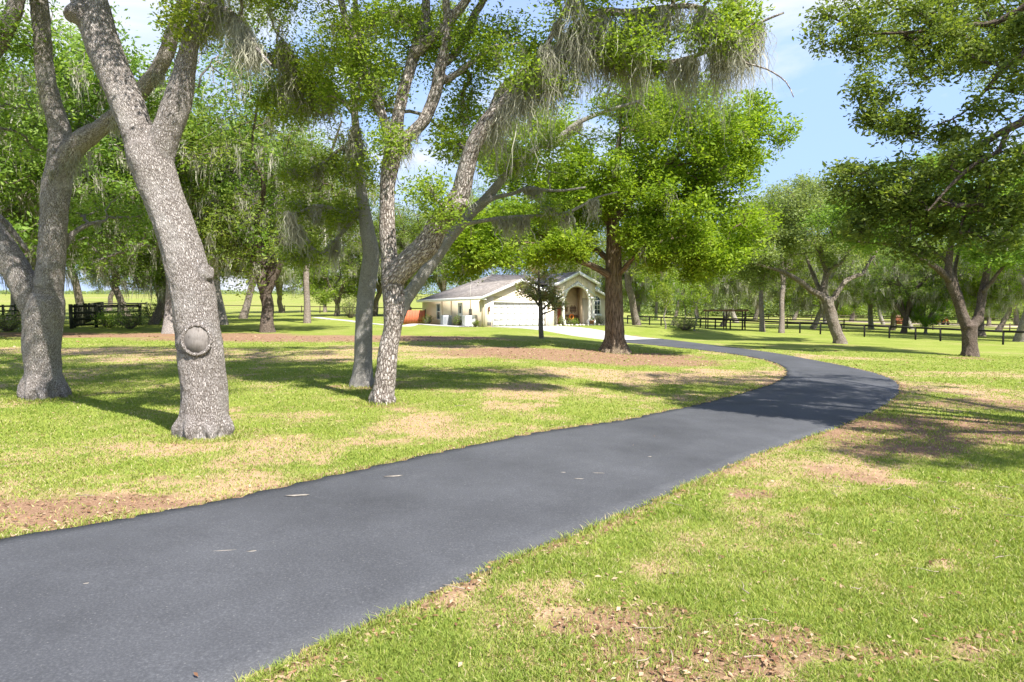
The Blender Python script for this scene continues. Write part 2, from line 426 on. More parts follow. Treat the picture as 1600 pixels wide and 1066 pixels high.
def remesh_limbs(LB, voxel, smooth_it=5, bump=.018, extra=None, flute=None):
    """LB: list of (n,4) resampled limbs -> one continuous skin with bark coordinates"""
    mb = MB()
    for L in LB: mb.tube(L[:, :3], L[:, 3], 16)
    if extra: extra(mb)
    me = mb.mesh('tmp'); o = link('tmp', me)
    m = o.modifiers.new('r', 'REMESH'); m.mode = 'VOXEL'; m.voxel_size = voxel
    s = o.modifiers.new('s', 'SMOOTH'); s.factor = .5; s.iterations = smooth_it
    dg = bpy.context.evaluated_depsgraph_get(); ev = o.evaluated_get(dg); em = ev.to_mesh()
    n = len(em.vertices); V = np.zeros(n * 3, np.float32); em.vertices.foreach_get('co', V); V = V.reshape(-1, 3).astype(float)
    Nn = np.zeros(n * 3, np.float32); em.vertices.foreach_get('normal', Nn); Nn = Nn.reshape(-1, 3).astype(float)
    nl = len(em.loops); li = np.zeros(nl, np.int32); em.loops.foreach_get('vertex_index', li)
    npol = len(em.polygons); ls = np.zeros(npol, np.int32); lt = np.zeros(npol, np.int32)
    em.polygons.foreach_get('loop_start', ls); em.polygons.foreach_get('loop_total', lt)
    q = ls[lt == 4]; Q = np.stack([li[q + k] for k in range(4)], 1) if len(q) else np.zeros((0, 4), int)
    tr = ls[lt == 3]; T3 = np.stack([li[tr + k] for k in range(3)], 1) if len(tr) else np.zeros((0, 3), int)
    ev.to_mesh_clear(); bpy.data.objects.remove(o); bpy.data.meshes.remove(me)
    # bark coordinates from the nearest limb sample
    SP_, SN1, SN2, ST, SR, SS = [], [], [], [], [], []
    for k, L in enumerate(LB):
        t_, a_, b_ = frames(L[:, :3]); s_ = np.concatenate([[0], np.cumsum(np.linalg.norm(np.diff(L[:, :3], axis=0), axis=1))]) + k * 3.37
        SP_.append(L[:, :3]); SN1.append(a_); SN2.append(b_); ST.append(t_); SR.append(L[:, 3]); SS.append(s_)
    SP_ = np.vstack(SP_); SN1 = np.vstack(SN1); SN2 = np.vstack(SN2); ST = np.vstack(ST); SR = np.concatenate(SR); SS = np.concatenate(SS)
    idx = np.zeros(n, int)
    for a in range(0, n, 4000):
        d = np.linalg.norm(V[a:a + 4000, None] - SP_[None], axis=2) - SR[None]
        idx[a:a + 4000] = np.argmin(d, 1)
    rel = V - SP_[idx]
    co = np.stack([np.sum(rel * SN1[idx], 1), np.sum(rel * SN2[idx], 1), SS[idx] + np.sum(rel * ST[idx], 1)], 1)
    if flute:
        ang = np.arctan2(co[:, 1], co[:, 0]); rr = SR[idx]
        V = V + Nn * (rr * flute * (np.sin(ang * 7 + 1.5 * np.sin(co[:, 2] * .6)) * .6 + np.sin(ang * 13 + co[:, 2] * .5) * .4))[:, None]
    if bump:
        am = np.array([mnoise.fractal(Vector((c[0] * 3, c[1] * 3, c[2] * 1.6)), 1.0, 2.0, 3) + .5 * mnoise.noise(Vector((c[0] * 16, c[1] * 16, c[2] * 7))) for c in co])
        V = V + Nn * (am * bump)[:, None] * np.minimum(1, SR[idx] / .15)[:, None]
    F_ = [f for f in (Q, T3) if len(f)]
    return V, F_, co

def px_limb(pts, d, dd=0.0):
    """(px,py,width_px) list -> (n,4) in the world; depth runs from d to d+dd"""
    n = len(pts); out = []
    for i, (x, y, w) in enumerate(pts):
        y_ = d + dd * i / max(1, n - 1)
        p = at(x, y, y_); out.append([*p, w * .5 / F * y_])
    return np.array(out)

def build_tree(name, base, limbs, vols, label, cat='tree', group=None, bark='bark', leaf='leaf_oak', leaf_L=.09, leaf_n=60, cl_r=.55, dens=1.0,
               rt=.011, seed=1, start=None, voxel=.045, moss=None, moss_frac=0.0, moss_len=.7, moss_S=22, moss_w=.012, skin=True, flute=None, extra=None,
               bump=.018, wid=.42, zpen=.5, thin=.055, clump=5.5, moss_spread=.13, spur=0):
    rng = np.random.default_rng(seed)
    base = np.asarray(base, float)
    LB = [catmull(l, .14) for l in limbs]
    for L in LB: L[:, 3] = np.maximum(L[:, 3], .008)
    start = start or [.35] + [.12] * (len(LB) - 1)
    nodes = np.vstack([L[int(len(L) * s):] for L, s in zip(LB, start)]); nrad = nodes[:, 3]; nodes = nodes[:, :3]
    C = sample_volumes([(c, r, int(n * dens)) for c, r, n in vols], rng, clump)
    B, R, C = grow(nodes, nrad, C, rng, rt, zpen=zpen)
    bv, bf, bc = branch_tubes(B, R, 5)
    if skin:
        thick = [L[L[:, 3] > thin] for L in LB]; thick = [L for L in thick if len(L) > 3]
        V, Fs, co = remesh_limbs(thick, voxel, bump=bump, extra=extra, flute=flute)
        n = len(V); Vs = [V]; Cs = [co]; Qs = list(Fs)
        for L in LB:
            k = np.where(L[:, 3] <= thin)[0]
            if len(k) > 2:
                k0 = max(0, k[0] - 2); v, f, c = tube_vf(L[k0:, :3], L[k0:, 3], 8)
                Vs.append(v); Cs.append(c); Qs.append(f + n); n += len(v)
    else:
        n = 0; Vs, Cs, Qs = [], [], []
        for L in LB:
            v, f, c = tube_vf(L[:, :3], L[:, 3], 10); Vs.append(v); Cs.append(c); Qs.append(f + n); n += len(v)
    Vs.append(bv); Cs.append(bc); Qs.append(bf + n)
    root = empty(name, base, 0, label, cat, group)
    tm = np_mesh('trunk', np.vstack(Vs) - base, Qs, True, vattr={'bark': np.vstack(Cs)})
    tr = link('trunk', tm, M[bark], root)
    # leaves at the branch ends and along their last third
    Cc = np.vstack([C, B[:, -2] * .7 + B[:, -1] * .3])
    v, f, ti = leaves_np(Cc, leaf_n // 2, cl_r * rng.uniform(.7, 1.25, len(Cc)), leaf_L, rng, wid=wid)
    link('crown', np_mesh('crown', v - base, [f], False, {'tint': ti}), M[leaf], root)
    mp, ml = [], []
    if moss_frac > 0:
        k = rng.random(len(B)) < moss_frac
        for b in B[k]: mp.append(b[rng.integers(2, 6)]); ml.append(moss_len * rng.uniform(.5, 1.2))
    for (li, t0, t1, num, ln) in (moss or []):
        L = LB[li]; k_ = max(1, num // 9); ck = rng.uniform(t0, t1, k_); cl_ = ln * rng.uniform(.45, 1.35, k_); pk = rng.integers(0, k_, num)
        for i, ln in zip((np.clip(ck[pk] + rng.normal(0, .012, num), t0, t1) * (len(L) - 1)).astype(int), cl_[pk]):
            mp.append(L[i, :3] + np.array([rng.normal(0, .3) * L[i, 3], rng.normal(0, .5) * L[i, 3], -.4 * L[i, 3]])); ml.append(ln * rng.uniform(.4, 1.15))
    if mp:
        v, f, ti = moss_np(np.array(mp), np.array(ml), rng, S=moss_S, w=moss_w, spread=moss_spread)
        link('spanish_moss', np_mesh('spanish_moss', v - base, [f], False, {'tint': ti}), M['moss'], root)
    return root, tr

# ------------------------------------------------------------------ grove trees (a few moulds, copied)
def mould(seed, H, R, tr, forks, lean, n_cl, leaf_L, leaf_n, cl_r, moss_frac, moss_len, fork_h=.2, low=.33, flat=.30, single=False, leaf='leaf_oak', bark='bark_far', wid=.45):
    rng = np.random.default_rng(seed)
    limbs = []
    fh = fork_h * H
    az0 = rng.uniform(0, 2 * PI); lx, ly = lean * math.cos(az0), lean * math.sin(az0)
    top = np.array([lx * fh, ly * fh, fh])
    trunk = np.array([[0, 0, -.4, tr * 1.5], [0, 0, .05, tr * 1.28], [lx * fh * .3, ly * fh * .3, fh * .3, tr * 1.0], [lx * fh * .65 + rng.normal(0, .1), ly * fh * .65, fh * .7, tr * .92], [*top, tr * .95]])
    limbs.append(trunk)
    for k in range(forks):
        a = 2 * PI * (k + rng.uniform(-.25, .25)) / forks + az0
        reach = R * rng.uniform(.55, .85); rise = H * rng.uniform(.72, .92) - fh
        if single and k == 0: reach *= .15
        r0 = tr * (.78 if k == 0 else rng.uniform(.5, .68))
        pts = [[*(top - np.array([0, 0, .35 * tr])), r0]]
        for t in (.25, .5, .75, 1.0):
            q = top + np.array([math.cos(a), math.sin(a), 0]) * reach * t ** 1.15 + np.array([0, 0, rise * t ** .8]) + rng.normal(0, .045, 3) * R
            pts.append([*q, r0 * (1 - .8 * t)])
        limbs.append(np.array(pts))
        if rng.random() < .75:
            i = 2; p = np.array(pts[i]); a2 = a + rng.choice([-1, 1]) * rng.uniform(.6, 1.2)
            l2 = [p]
            for t in (.35, .7, 1.0):
                q = p[:3] + np.array([math.cos(a2), math.sin(a2), 0]) * R * .55 * t + np.array([0, 0, H * .13 * t]) + rng.normal(0, .04, 3) * R
                l2.append(np.array([*q, p[3] * .7 * (1 - .75 * t)]))
            limbs.append(np.array(l2))
    cz = H * (low + 1) / 2; rz = H * (1 - low) / 2
    vols = [((top[0], top[1], cz), (R, R, rz), int(n_cl * .55))]
    for k in range(6):
        a = rng.uniform(0, 2 * PI)
        vols.append(((top[0] + R * .6 * math.cos(a), top[1] + R * .6 * math.sin(a), H * rng.uniform(low + .02, .85)), (R * .42, R * .42, H * .12), int(n_cl * .075)))
    LB = [catmull(l, .3) for l in limbs]
    nodes = np.vstack([L[int(len(L) * (.8 if i == 0 else .2)):] for i, L in enumerate(LB)]); nr = nodes[:, 3]
    C = sample_volumes(vols, rng)
    B, Rr, C = grow(nodes[:, :3], nr, C, rng, .016, K=5, zpen=.4)
    V, Q, Cc, n = [], [], [], 0
    for L in LB:
        v, f, c = tube_vf(L[:, :3], np.maximum(L[:, 3], .02), 10); V.append(v); Q.append(f + n); Cc.append(c); n += len(v)
    v, f, c = branch_tubes(B, Rr, 4); V.append(v); Q.append(f + n); Cc.append(c)
    out = {'trunk': np_mesh('trunk', np.vstack(V), Q, True, vattr={'bark': np.vstack(Cc)})}
    v, f, ti = leaves_np(C, leaf_n, cl_r * rng.uniform(.7, 1.3, len(C)), leaf_L, rng, wid=wid)
    out['crown'] = np_mesh('crown', v, [f], False, {'tint': ti})
    if moss_frac > 0:
        k = rng.random(len(B)) < moss_frac; b = B[k]
        low_w = b[:, -1, 2] < H * .75; b = b[low_w]
        v, f, ti = moss_np(b[np.arange(len(b)), rng.integers(1, 5, len(b))], moss_len, rng, S=20, w=.021, spread=.20, seg=5)
        out['spanish_moss'] = np_mesh('spanish_moss', v, [f], False, {'tint': ti})
    out['mats'] = {'trunk': M[bark], 'crown': M[leaf], 'spanish_moss': M['moss']}
    for k, me in out.items():
        if k != 'mats': me.materials.append(out['mats'][k])
    return out

def plant(md, px, row, scale, rot, label, name='oak_tree', cat='tree', group=None, leaf=None, bark=None, sz=None, tilt=(0, 0), pos=None):
    p = ground(px, row) if pos is None else np.array([pos[0], pos[1], float(gz(*pos))])
    r = empty(name, p, rot, label, cat, group)
    r.rotation_euler = (tilt[0], tilt[1], rot)
    r.scale = (scale, scale, sz or scale)
    for k in ('trunk', 'crown', 'spanish_moss'):
        if k not in md: continue
        o = bpy.data.objects.new(k, md[k]); COL.objects.link(o); o.parent = r
        mt = M[leaf] if (k == 'crown' and leaf) else M[bark] if (k == 'trunk' and bark) else None
        if mt: o.material_slots[0].link = 'OBJECT'; o.material_slots[0].material = mt
    return r
# ------------------------------------------------------------------ ground, drive, lawn
LEFT = [(-900, 1010), (-500, 935), (-200, 884), (0, 845), (140, 821), (300, 793), (450, 760), (600, 727), (750, 695), (900, 668), (1020, 648), (1100, 631), (1175, 611), (1215, 597), (1229, 585), (1222, 573), (1190, 561.5), (1130, 551.5), (1060, 543.5), (1000, 537.5), (945, 531), (905, 525.5), (872, 521)]
RIGHT = [(-500, 1700), (-150, 1330), (60, 1215), (230, 1130), (390, 1064), (500, 1011), (640, 946), (800, 871), (900, 834), (1000, 791), (1100, 746), (1180, 711), (1260, 684), (1340, 655), (1388, 630), (1405, 609), (1392, 593), (1340, 577), (1265, 562), (1200, 550.5), (1110, 539.0), (1030, 529.5), (985, 524), (945, 519.5)]
PL = np.array([ground(*p) for p in LEFT]); PR = np.array([ground(*p) for p in RIGHT])

def resample(P, n):
    Q = catmull(P[:, :2], .3); s = np.concatenate([[0], np.cumsum(np.linalg.norm(np.diff(Q, axis=0), axis=1))])
    u = np.linspace(0, s[-1], n); return np.stack([np.interp(u, s, Q[:, 0]), np.interp(u, s, Q[:, 1])], 1), u

EL, _ = resample(PL, 520); ER, _ = resample(PR, 520)
DRIVE_POLY = np.vstack([EL, ER[::-1]])

def in_poly(x, y, poly):
    ins = np.zeros(len(x), bool); n = len(poly); j = n - 1
    for i in range(n):
        xi, yi = poly[i]; xj, yj = poly[j]
        if yi != yj:
            c = ((yi > y) != (yj > y)) & (x < (xj - xi) * (y - yi) / (yj - yi) + xi)
            ins ^= c
        j = i
    return ins

def edge_dist(x, y):
    E = np.vstack([EL, ER]); out = np.full(len(x), 1e9)
    for a in range(0, len(x), 20000):
        d = (x[a:a + 20000, None] - E[None, :, 0]) ** 2 + (y[a:a + 20000, None] - E[None, :, 1]) ** 2
        out[a:a + 20000] = np.sqrt(d.min(1))
    return out

# patches of brown leaf mould and of thin dry grass: (px,row, rx, ry, strength)
def spots(lst):
    r = []
    for px, row, rx, ry, s in lst:
        p = ground(px, row); r.append((p[0], p[1], rx, ry, s))
    return r
BROWN = spots([(900, 556, 8.5, 4.2, 1.0), (1010, 556, 4, 2.5, .9), (190, 524, 11, 3.2, 1.0), (20, 522, 8, 3, .8), (500, 529, 14, 4.5, 1.0), (340, 524, 7, 3.5, .9), (1480, 668, 4.6, 2.2, .8), (1400, 690, 2.2, 1.4, .7),
               (1545, 632, 3.0, 1.6, .6), (1020, 985, 1.0, .45, .95), (1100, 960, .5, .3, .9), (1240, 1030, 1.1, .35, .9), (1520, 990, .9, .35, .9), (1450, 1040, .8, .2, .8), (860, 1030, .8, .25, .8), (60, 800, 1.8, .7, .95), (200, 790, 1.6, .5, .85), (330, 745, .9, .4, .5), (1180, 770, .9, .5, .6), (1395, 700, 1.6, 1.0, .6), (1300, 745, 1.0, .8, .5), (1150, 850, .5, .3, .4),
               (598, 634, 1.1, .9, .7), (320, 684, 1.0, .8, .5), (75, 625, 1.3, .9, .5), (560, 605, 1.3, 1., .7), (960, 552, 3, 2.0, .9), (1515, 560, 2, 1.6, .6), (1310, 540, 2, 1.6, .5), (100, 792, 1.6, .6, .6), (640, 700, 1.0, .5, .4)])
DRY = spots([(1060, 590, 7, 2.5, .9), (1170, 585, 3, 2.2, .8), (700, 545, 9, 3.0, .7), (400, 555, 10, 4, .7), (130, 548, 10, 2.5, .8), (60, 800, 2.5, .9, .8), (250, 770, 2.0, .7, .5), (500, 700, 2, .8, .4), (700, 670, 2.5, 1.0, .5), (330, 690, 2.0, 1.0, .5), (900, 615, 5, 2, .5),
             (1430, 605, 4, 2.0, .8), (1500, 585, 5, 2.0, .4), (1270, 735, 1.8, 1.3, .8), (1340, 710, 1.6, 1.2, .7), (1180, 790, .8, .6, .4), (760, 965, .7, .3, .6), (1000, 1040, 1.4, .3, .6), (1330, 560, 4, 2, .5), (900, 940, .6, .3, .5), (1560, 1030, .8, .3, .6)])

def patches(x, y, lst):
    s = np.zeros(len(x))
    wx = x + (fbm(x * .9, y * .9, 5) - .5) * 2.2; wy = y + (fbm(x * .9, y * .9, 9) - .5) * 1.6
    for cx, cy, rx, ry, k in lst:
        d = np.sqrt(((wx - cx) / rx) ** 2 + ((wy - cy) / ry) ** 2)
        s = np.maximum(s, k * (1 - sstep((d - .45) / .75)))
    return s

def lawn_state(x, y):
    far = np.clip(y / 60, 0, 1)
    n1 = fbm(x * .55, y * .55, 21); n2 = .6 * fbm(x * 2.1, y * 2.1, 33, 3) + .4 * fbm(x * 6.5, y * 6.5, 35, 2)
    brown = patches(x, y, BROWN) * (.30 + 1.25 * n2)
    dry = np.clip(.8 * patches(x, y, DRY) * (.4 + 1.0 * n2) + np.clip((n1 - .49) * 2.4, 0, 1) * (1 - .7 * far) + np.clip((n2 - .47) * 3.2, 0, 1) * .85 * (1 - far) + .10 * sstep((y - 35) / 30) + .12 * sstep((y - 85) / 60), 0, 1)  # last term pales the far field with distance, haze put into the colour
    return np.clip(brown, 0, 1), dry

def graded(a, b, st): return np.arange(a, b, st)
gx = np.concatenate([-np.geomspace(900, 40, 26)[:-1], graded(-40, -14, .7), graded(-14, 18, .3), graded(18, 60, .8), np.geomspace(60, 900, 26)])
gy = np.concatenate([graded(-80, 0, 8), graded(0, 4, 1), graded(4, 30, .3), graded(30, 95, .7), graded(95, 200, 4), np.geomspace(200, 2200, 26)])
X, Y = np.meshgrid(gx, gy); xf, yf = X.ravel(), Y.ravel()
zf = gz(xf, yf) - 0.0
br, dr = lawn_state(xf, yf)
ed = np.where((yf > 0) & (yf < 90) & (np.abs(xf) < 40), 0, 9.)
k = ed == 0; ed[k] = edge_dist(xf[k], yf[k])
br = np.maximum(br, .85 * (1 - sstep(ed / .45)) * (.35 + fbm(xf * 3, yf * 3, 4)))
nx, ny = len(gx), len(gy)
i = (np.arange(ny - 1)[:, None] * nx + np.arange(nx - 1)[None, :]).ravel()
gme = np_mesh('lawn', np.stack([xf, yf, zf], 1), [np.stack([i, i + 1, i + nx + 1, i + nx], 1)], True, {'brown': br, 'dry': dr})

def lawn_mat():
    m, nt, out = new_mat('lawn'); t = NT(nt)
    tc = t.n('ShaderNodeTexCoord')
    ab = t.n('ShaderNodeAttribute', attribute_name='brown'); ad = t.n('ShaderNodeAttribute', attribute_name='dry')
    fine = t.n('ShaderNodeTexNoise', i_Scale=38.0, i_Detail=6.0, i_Roughness=.75); t.l(tc, 'Object', fine, 'Vector')
    mid = t.n('ShaderNodeTexNoise', i_Scale=4.5, i_Detail=6.0, i_Roughness=.7); t.l(tc, 'Object', mid, 'Vector')
    big = t.n('ShaderNodeTexNoise', i_Scale=.35, i_Detail=4.0, i_Roughness=.6); t.l(tc, 'Object', big, 'Vector')
    g1 = t.ramp([(.3, (.10, .145, .016)), (.5, (.19, .235, .034)), (.72, (.29, .305, .07))]); t.l(fine, 0, g1, 0)
    g2 = t.ramp([(.35, (.13, .18, .026)), (.65, (.275, .28, .085))]); t.l(big, 0, g2, 0)
    g = t.mix((g1, 0), (g2, 0), f=.45)
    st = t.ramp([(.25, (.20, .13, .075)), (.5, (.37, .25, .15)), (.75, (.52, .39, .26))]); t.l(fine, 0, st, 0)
    bn = t.ramp([(.25, (.11, .065, .043)), (.5, (.24, .145, .09)), (.66, (.36, .24, .155)), (.8, (.48, .37, .26))]); t.l(fine, 0, bn, 0)
    def jag(at_, lo, hi):
        a1 = t.n('ShaderNodeMath', operation='MULTIPLY_ADD'); t.l(mid, 0, a1, 0); a1.inputs[1].default_value = .9; t.l(at_, 'Fac', a1, 2)
        a2 = t.n('ShaderNodeMath', operation='MULTIPLY_ADD'); t.l(fine, 0, a2, 0); a2.inputs[1].default_value = .7; t.l(a1, 0, a2, 2)
        r = t.n('ShaderNodeMapRange', interpolation_type='SMOOTHSTEP'); t.l(a2, 0, r, 0); r.inputs[1].default_value = lo; r.inputs[2].default_value = hi
        return r
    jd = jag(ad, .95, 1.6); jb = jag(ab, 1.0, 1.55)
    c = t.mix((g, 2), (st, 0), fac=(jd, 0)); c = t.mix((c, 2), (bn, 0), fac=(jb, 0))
    b = t.n('ShaderNodeBsdfPrincipled', i_Roughness=.95); b.inputs['Specular IOR Level'].default_value = .08
    t.l(c, 2, b, 'Base Color')
    hm = t.n('ShaderNodeMath', operation='MULTIPLY_ADD'); t.l(mid, 0, hm, 0); hm.inputs[1].default_value = 1.5; t.l(fine, 0, hm, 2)
    bp = t.n('ShaderNodeBump', i_Strength=.55, i_Distance=.05); t.l(hm, 0, bp, 'Height'); t.l(bp, 0, b, 'Normal')
    t.l(b, 0, out, 0); return m
M['lawn'] = lawn_mat()
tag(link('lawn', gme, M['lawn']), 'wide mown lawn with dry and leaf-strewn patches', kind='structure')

def asphalt_mat():
    m, nt, out = new_mat('asphalt'); t = NT(nt)
    tc = t.n('ShaderNodeTexCoord')
    n1 = t.n('ShaderNodeTexNoise', i_Scale=140.0, i_Detail=3.0, i_Roughness=.7); t.l(tc, 'Object', n1, 'Vector')
    n2 = t.n('ShaderNodeTexNoise', i_Scale=.55, i_Detail=7.0, i_Roughness=.65); t.l(tc, 'Object', n2, 'Vector')
    vo = t.n('ShaderNodeTexVoronoi', i_Scale=42.0); t.l(tc, 'Object', vo, 'Vector')
    n3 = t.n('ShaderNodeTexNoise', i_Scale=48.0, i_Detail=4.0, i_Roughness=.8); t.l(tc, 'Object', n3, 'Vector')
    a = t.ramp([(.30, (.043, .0445, .049)), (.52, (.060, .062, .068)), (.70, (.098, .1005, .107))]); t.l(n3, 0, a, 0)
    b_ = t.ramp([(.3, .78), (.7, 1.3)]); t.l(n2, 0, b_, 0)
    c = t.mix((a, 0), (b_, 0), blend='MULTIPLY', f=1.0)
    sp = t.ramp([(0, 1.0), (.22, 1.0), (.34, 0.0)]); t.l(vo, 'Distance', sp, 0)
    rnd = t.ramp([(.76, 0.0), (.90, .30)]); t.l(vo, 'Color', rnd, 0)
    ml = t.n('ShaderNodeMath', operation='MULTIPLY'); t.l(sp, 0, ml, 0); t.l(rnd, 0, ml, 1)
    c = t.mix((c, 2), (.30, .29, .28), fac=(ml, 0))
    ed_ = t.n('ShaderNodeAttribute', attribute_name='edge')
    e2 = t.n('ShaderNodeMath', operation='MULTIPLY_ADD'); t.l(n2, 0, e2, 0); e2.inputs[1].default_value = .8; t.l(ed_, 'Fac', e2, 2)
    er = t.ramp([(1.05, 0.0), (1.5, .15)]); t.l(e2, 0, er, 0)
    c = t.mix((c, 2), (.15, .135, .11), fac=(er, 0))
    b = t.n('ShaderNodeBsdfPrincipled', i_Roughness=.78); b.inputs['Specular IOR Level'].default_value = .22
    t.l(c, 2, b, 'Base Color')
    bp = t.n('ShaderNodeBump', i_Strength=.35, i_Distance=.006); t.l(n1, 0, bp, 'Height'); t.l(bp, 0, b, 'Normal')
    t.l(b, 0, out, 0); return m
M['asphalt'] = asphalt_mat()
M['concrete'] = plain('pale_concrete', (.47, .455, .43), .85, .12, 3.0)
M['sand'] = plain('pale_sand', (.40, .31, .24), .95, .15, .8)

def strip(name, A, B, mat, lift, nacross=14, jitter=0.0, label=None):
    n = len(A); t = np.linspace(0, 1, nacross)
    P = A[:, None, :] * (1 - t)[None, :, None] + B[:, None, :] * t[None, :, None]
    if jitter:
        d = unit(B - A); s = np.arange(n)
        for q_, o_ in ((0, 3.), (-1, 8.)): P[:, q_] += d * ((fbm(s * .9, s * 0 + o_, 2) - .5) * jitter * 1.6 + (vnoise(s * 2.3, s * 0 + o_, 5) - .5) * jitter * .6)[:, None]
    x = P[..., 0].ravel(); y = P[..., 1].ravel(); z = gz(x, y) + lift
    crown_ = np.tile(np.sin(PI * t) * .02, n)
    i = (np.arange(n - 1)[:, None] * nacross + np.arange(nacross - 1)[None, :]).ravel()
    f = np.stack([i, i + nacross, i + nacross + 1, i + 1], 1)
    e = np.tile(np.abs(t - .5) * 2, n) ** 14
    V = np.stack([x, y, z + crown_], 1)
    # turn the edges down into the turf
    sk = V.reshape(n, nacross, 3); skv = np.concatenate([sk[:, 0], sk[:, -1]]) - np.array([0, 0, lift + .05]); m = len(V)
    j = np.arange(n - 1)
    f2 = np.stack([j * nacross, m + j, m + j + 1, (j + 1) * nacross], 1)
    f3 = np.stack([j * nacross + nacross - 1, (j + 1) * nacross + nacross - 1, m + n + j + 1, m + n + j], 1)
    me = np_mesh(name, np.vstack([V, skv]), [f, f2, f3], True, {'edge': np.concatenate([e, np.ones(2 * n)])})
    return tag(link(name, me, mat), label, kind='structure')

nA = 476
strip('driveway', EL[:nA], ER[:nA], M['asphalt'], .018, 16, .16, 'curving dark asphalt driveway')
# concrete apron between the asphalt and the garage
ga, gb, gc, gd = EL[nA - 1], ER[nA - 1], H0 + HU * 7.0 - HV * .05, H0 + HU * .6 - HV * .05
t_ = np.linspace(0, 1, 24)[:, None]
def bez(p, c, q): return (1 - t_) ** 2 * p + 2 * t_ * (1 - t_) * c + t_ ** 2 * q
apA = bez(ga, ground(855, 519.5)[:2], gd); apB = bez(gb, ground(905, 514.6)[:2], gc)
strip('concrete_apron', apA, apB, M['concrete'], .04, 8, 0, 'pale concrete apron before the garage')
pw = np.array([ground(*p)[:2] for p in [(494, 496.5), (520, 499.5), (552, 502.8), (590, 507), (632, 509.8)]])
pw = np.vstack([pw, H0 + HV * 15.5 - HU * 1.6, H0 + HV * 8 - HU * 1.75, H0 - HU * 1.75 + HV * .3])
pw = catmull(pw, .8); dd_ = unit(np.gradient(pw, axis=0)); nn_ = np.stack([-dd_[:, 1], dd_[:, 0]], 1)
strip('garden_path', pw + nn_ * .55, pw - nn_ * .55, M['concrete'], .05, 4, 0, 'pale concrete path along the house side')
# bare sandy tracks in the paddock beyond the right-hand fence
for a_ in ([(1075, 496.5), (1200, 499.3), (1320, 502.5), (1450, 506.5), (1700, 512)],):
    c_ = catmull(np.array([ground(*p)[:2] for p in a_]), 3.0); d_ = unit(np.gradient(c_, axis=0)); n_ = np.stack([-d_[:, 1], d_[:, 0]], 1)
    wv_ = (6.0 + 5.0 * fbm(np.arange(len(c_)) * .12, np.zeros(len(c_)), 3))[:, None]
    strip('sandy_track', c_ + n_ * wv_, c_ - n_ * wv_, M['sand'], .03, 6, 0, 'bare sandy paddock track')

# ------------------------------------------------------------------ grass blades and fallen leaves
def scatter(n, dmin, dmax, power, half=.92):
    """points in the wedge the lawn is seen in, denser near by"""
    u = RNG.random(n)
    if abs(power - 2) < 1e-6: d = dmin * (dmax / dmin) ** u
    else:
        e = 2 - power; d = (dmin ** e + u * (dmax ** e - dmin ** e)) ** (1 / e)
    a = RNG.uniform(-half, half, n); return d * a, d
x, y = scatter(900000, 4.3, 42, 2.55)
k = ~in_poly(x, y, DRIVE_POLY)
x, y = x[k], y[k]
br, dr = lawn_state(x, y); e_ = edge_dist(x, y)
br = np.maximum(br, .8 * (1 - sstep(e_ / .35)))
keep = RNG.random(len(x)) < np.clip(1.05 - .8 * br - .6 * dr, .07, 1) * (.35 + .9 * fbm(x * 1.7, y * 1.7, 41, 3))
feet = np.zeros(len(x), bool)
for px_, row_, r_ in ((68, 622, .62), (322, 680, .55), (598, 630, .36), (567, 603, .36), (960, 551, .8), (1515, 557, .6)):
    p_ = ground(px_, row_); q_ = np.hypot(x - p_[0], y - p_[1]); feet |= (q_ < r_ + .28) & (q_ > r_ * .6)
keep |= feet & (RNG.random(len(x)) < .75)
keep |= (e_ < .09) & (RNG.random(len(x)) < .55)
x, y, br, dr, e_, feet = x[keep], y[keep], br[keep], dr[keep], e_[keep], feet[keep]
n = len(x); dist = np.hypot(x, y)
h = RNG.uniform(.018, .050, n) * (1 - .35 * dr) * np.where(e_ < .12, 1.45, 1) * np.where(feet, 1.9, 1) * (.7 + .75 * fbm(x * 2.5, y * 2.5, 6, 2))
w = RNG.uniform(.0022, .0042, n) * np.maximum(1, dist / 6.0) ** .85
th = RNG.uniform(0, 2 * PI, n); ln = RNG.normal(0, .75, (n, 2)) * h[:, None]
z = gz(x, y)
b0 = np.stack([x - np.cos(th) * w, y - np.sin(th) * w, z - .003], 1); b1 = np.stack([x + np.cos(th) * w, y + np.sin(th) * w, z - .003], 1)
m0 = np.stack([x + ln[:, 0] * .4 - np.cos(th) * w * .8, y + ln[:, 1] * .4 - np.sin(th) * w * .8, z + h * .62], 1)
m1 = np.stack([x + ln[:, 0] * .4 + np.cos(th) * w * .8, y + ln[:, 1] * .4 + np.sin(th) * w * .8, z + h * .62], 1)
tp = np.stack([x + ln[:, 0], y + ln[:, 1], z + h], 1)
V = np.stack([b0, b1, m1, m0, tp], 1).reshape(-1, 3); i = np.arange(n) * 5
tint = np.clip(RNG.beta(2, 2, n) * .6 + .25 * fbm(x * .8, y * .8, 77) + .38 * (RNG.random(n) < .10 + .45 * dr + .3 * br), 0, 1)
M['grass'] = leaf_mat('grass_blade', (.11, .165, .024), (.21, .27, .052), (.45, .37, .23), trans=.30, rough=.7, spec=.12)
for e in M['grass'].node_tree.nodes:
    if e.type == 'VALTORGB':
        e.color_ramp.elements[1].position = .42; el = e.color_ramp.elements.new(.70); el.color = (.30, .33, .065, 1)
gb_ = np_mesh('grass', V, [np.stack([i, i + 1, i + 2, i + 3], 1), np.stack([i + 3, i + 2, i + 4], 1)], False, {'tint': np.repeat(tint, 5)})
tag(link('grass', gb_, M['grass']), 'short patchy grass blades on the lawn', 'grass', kind='stuff')

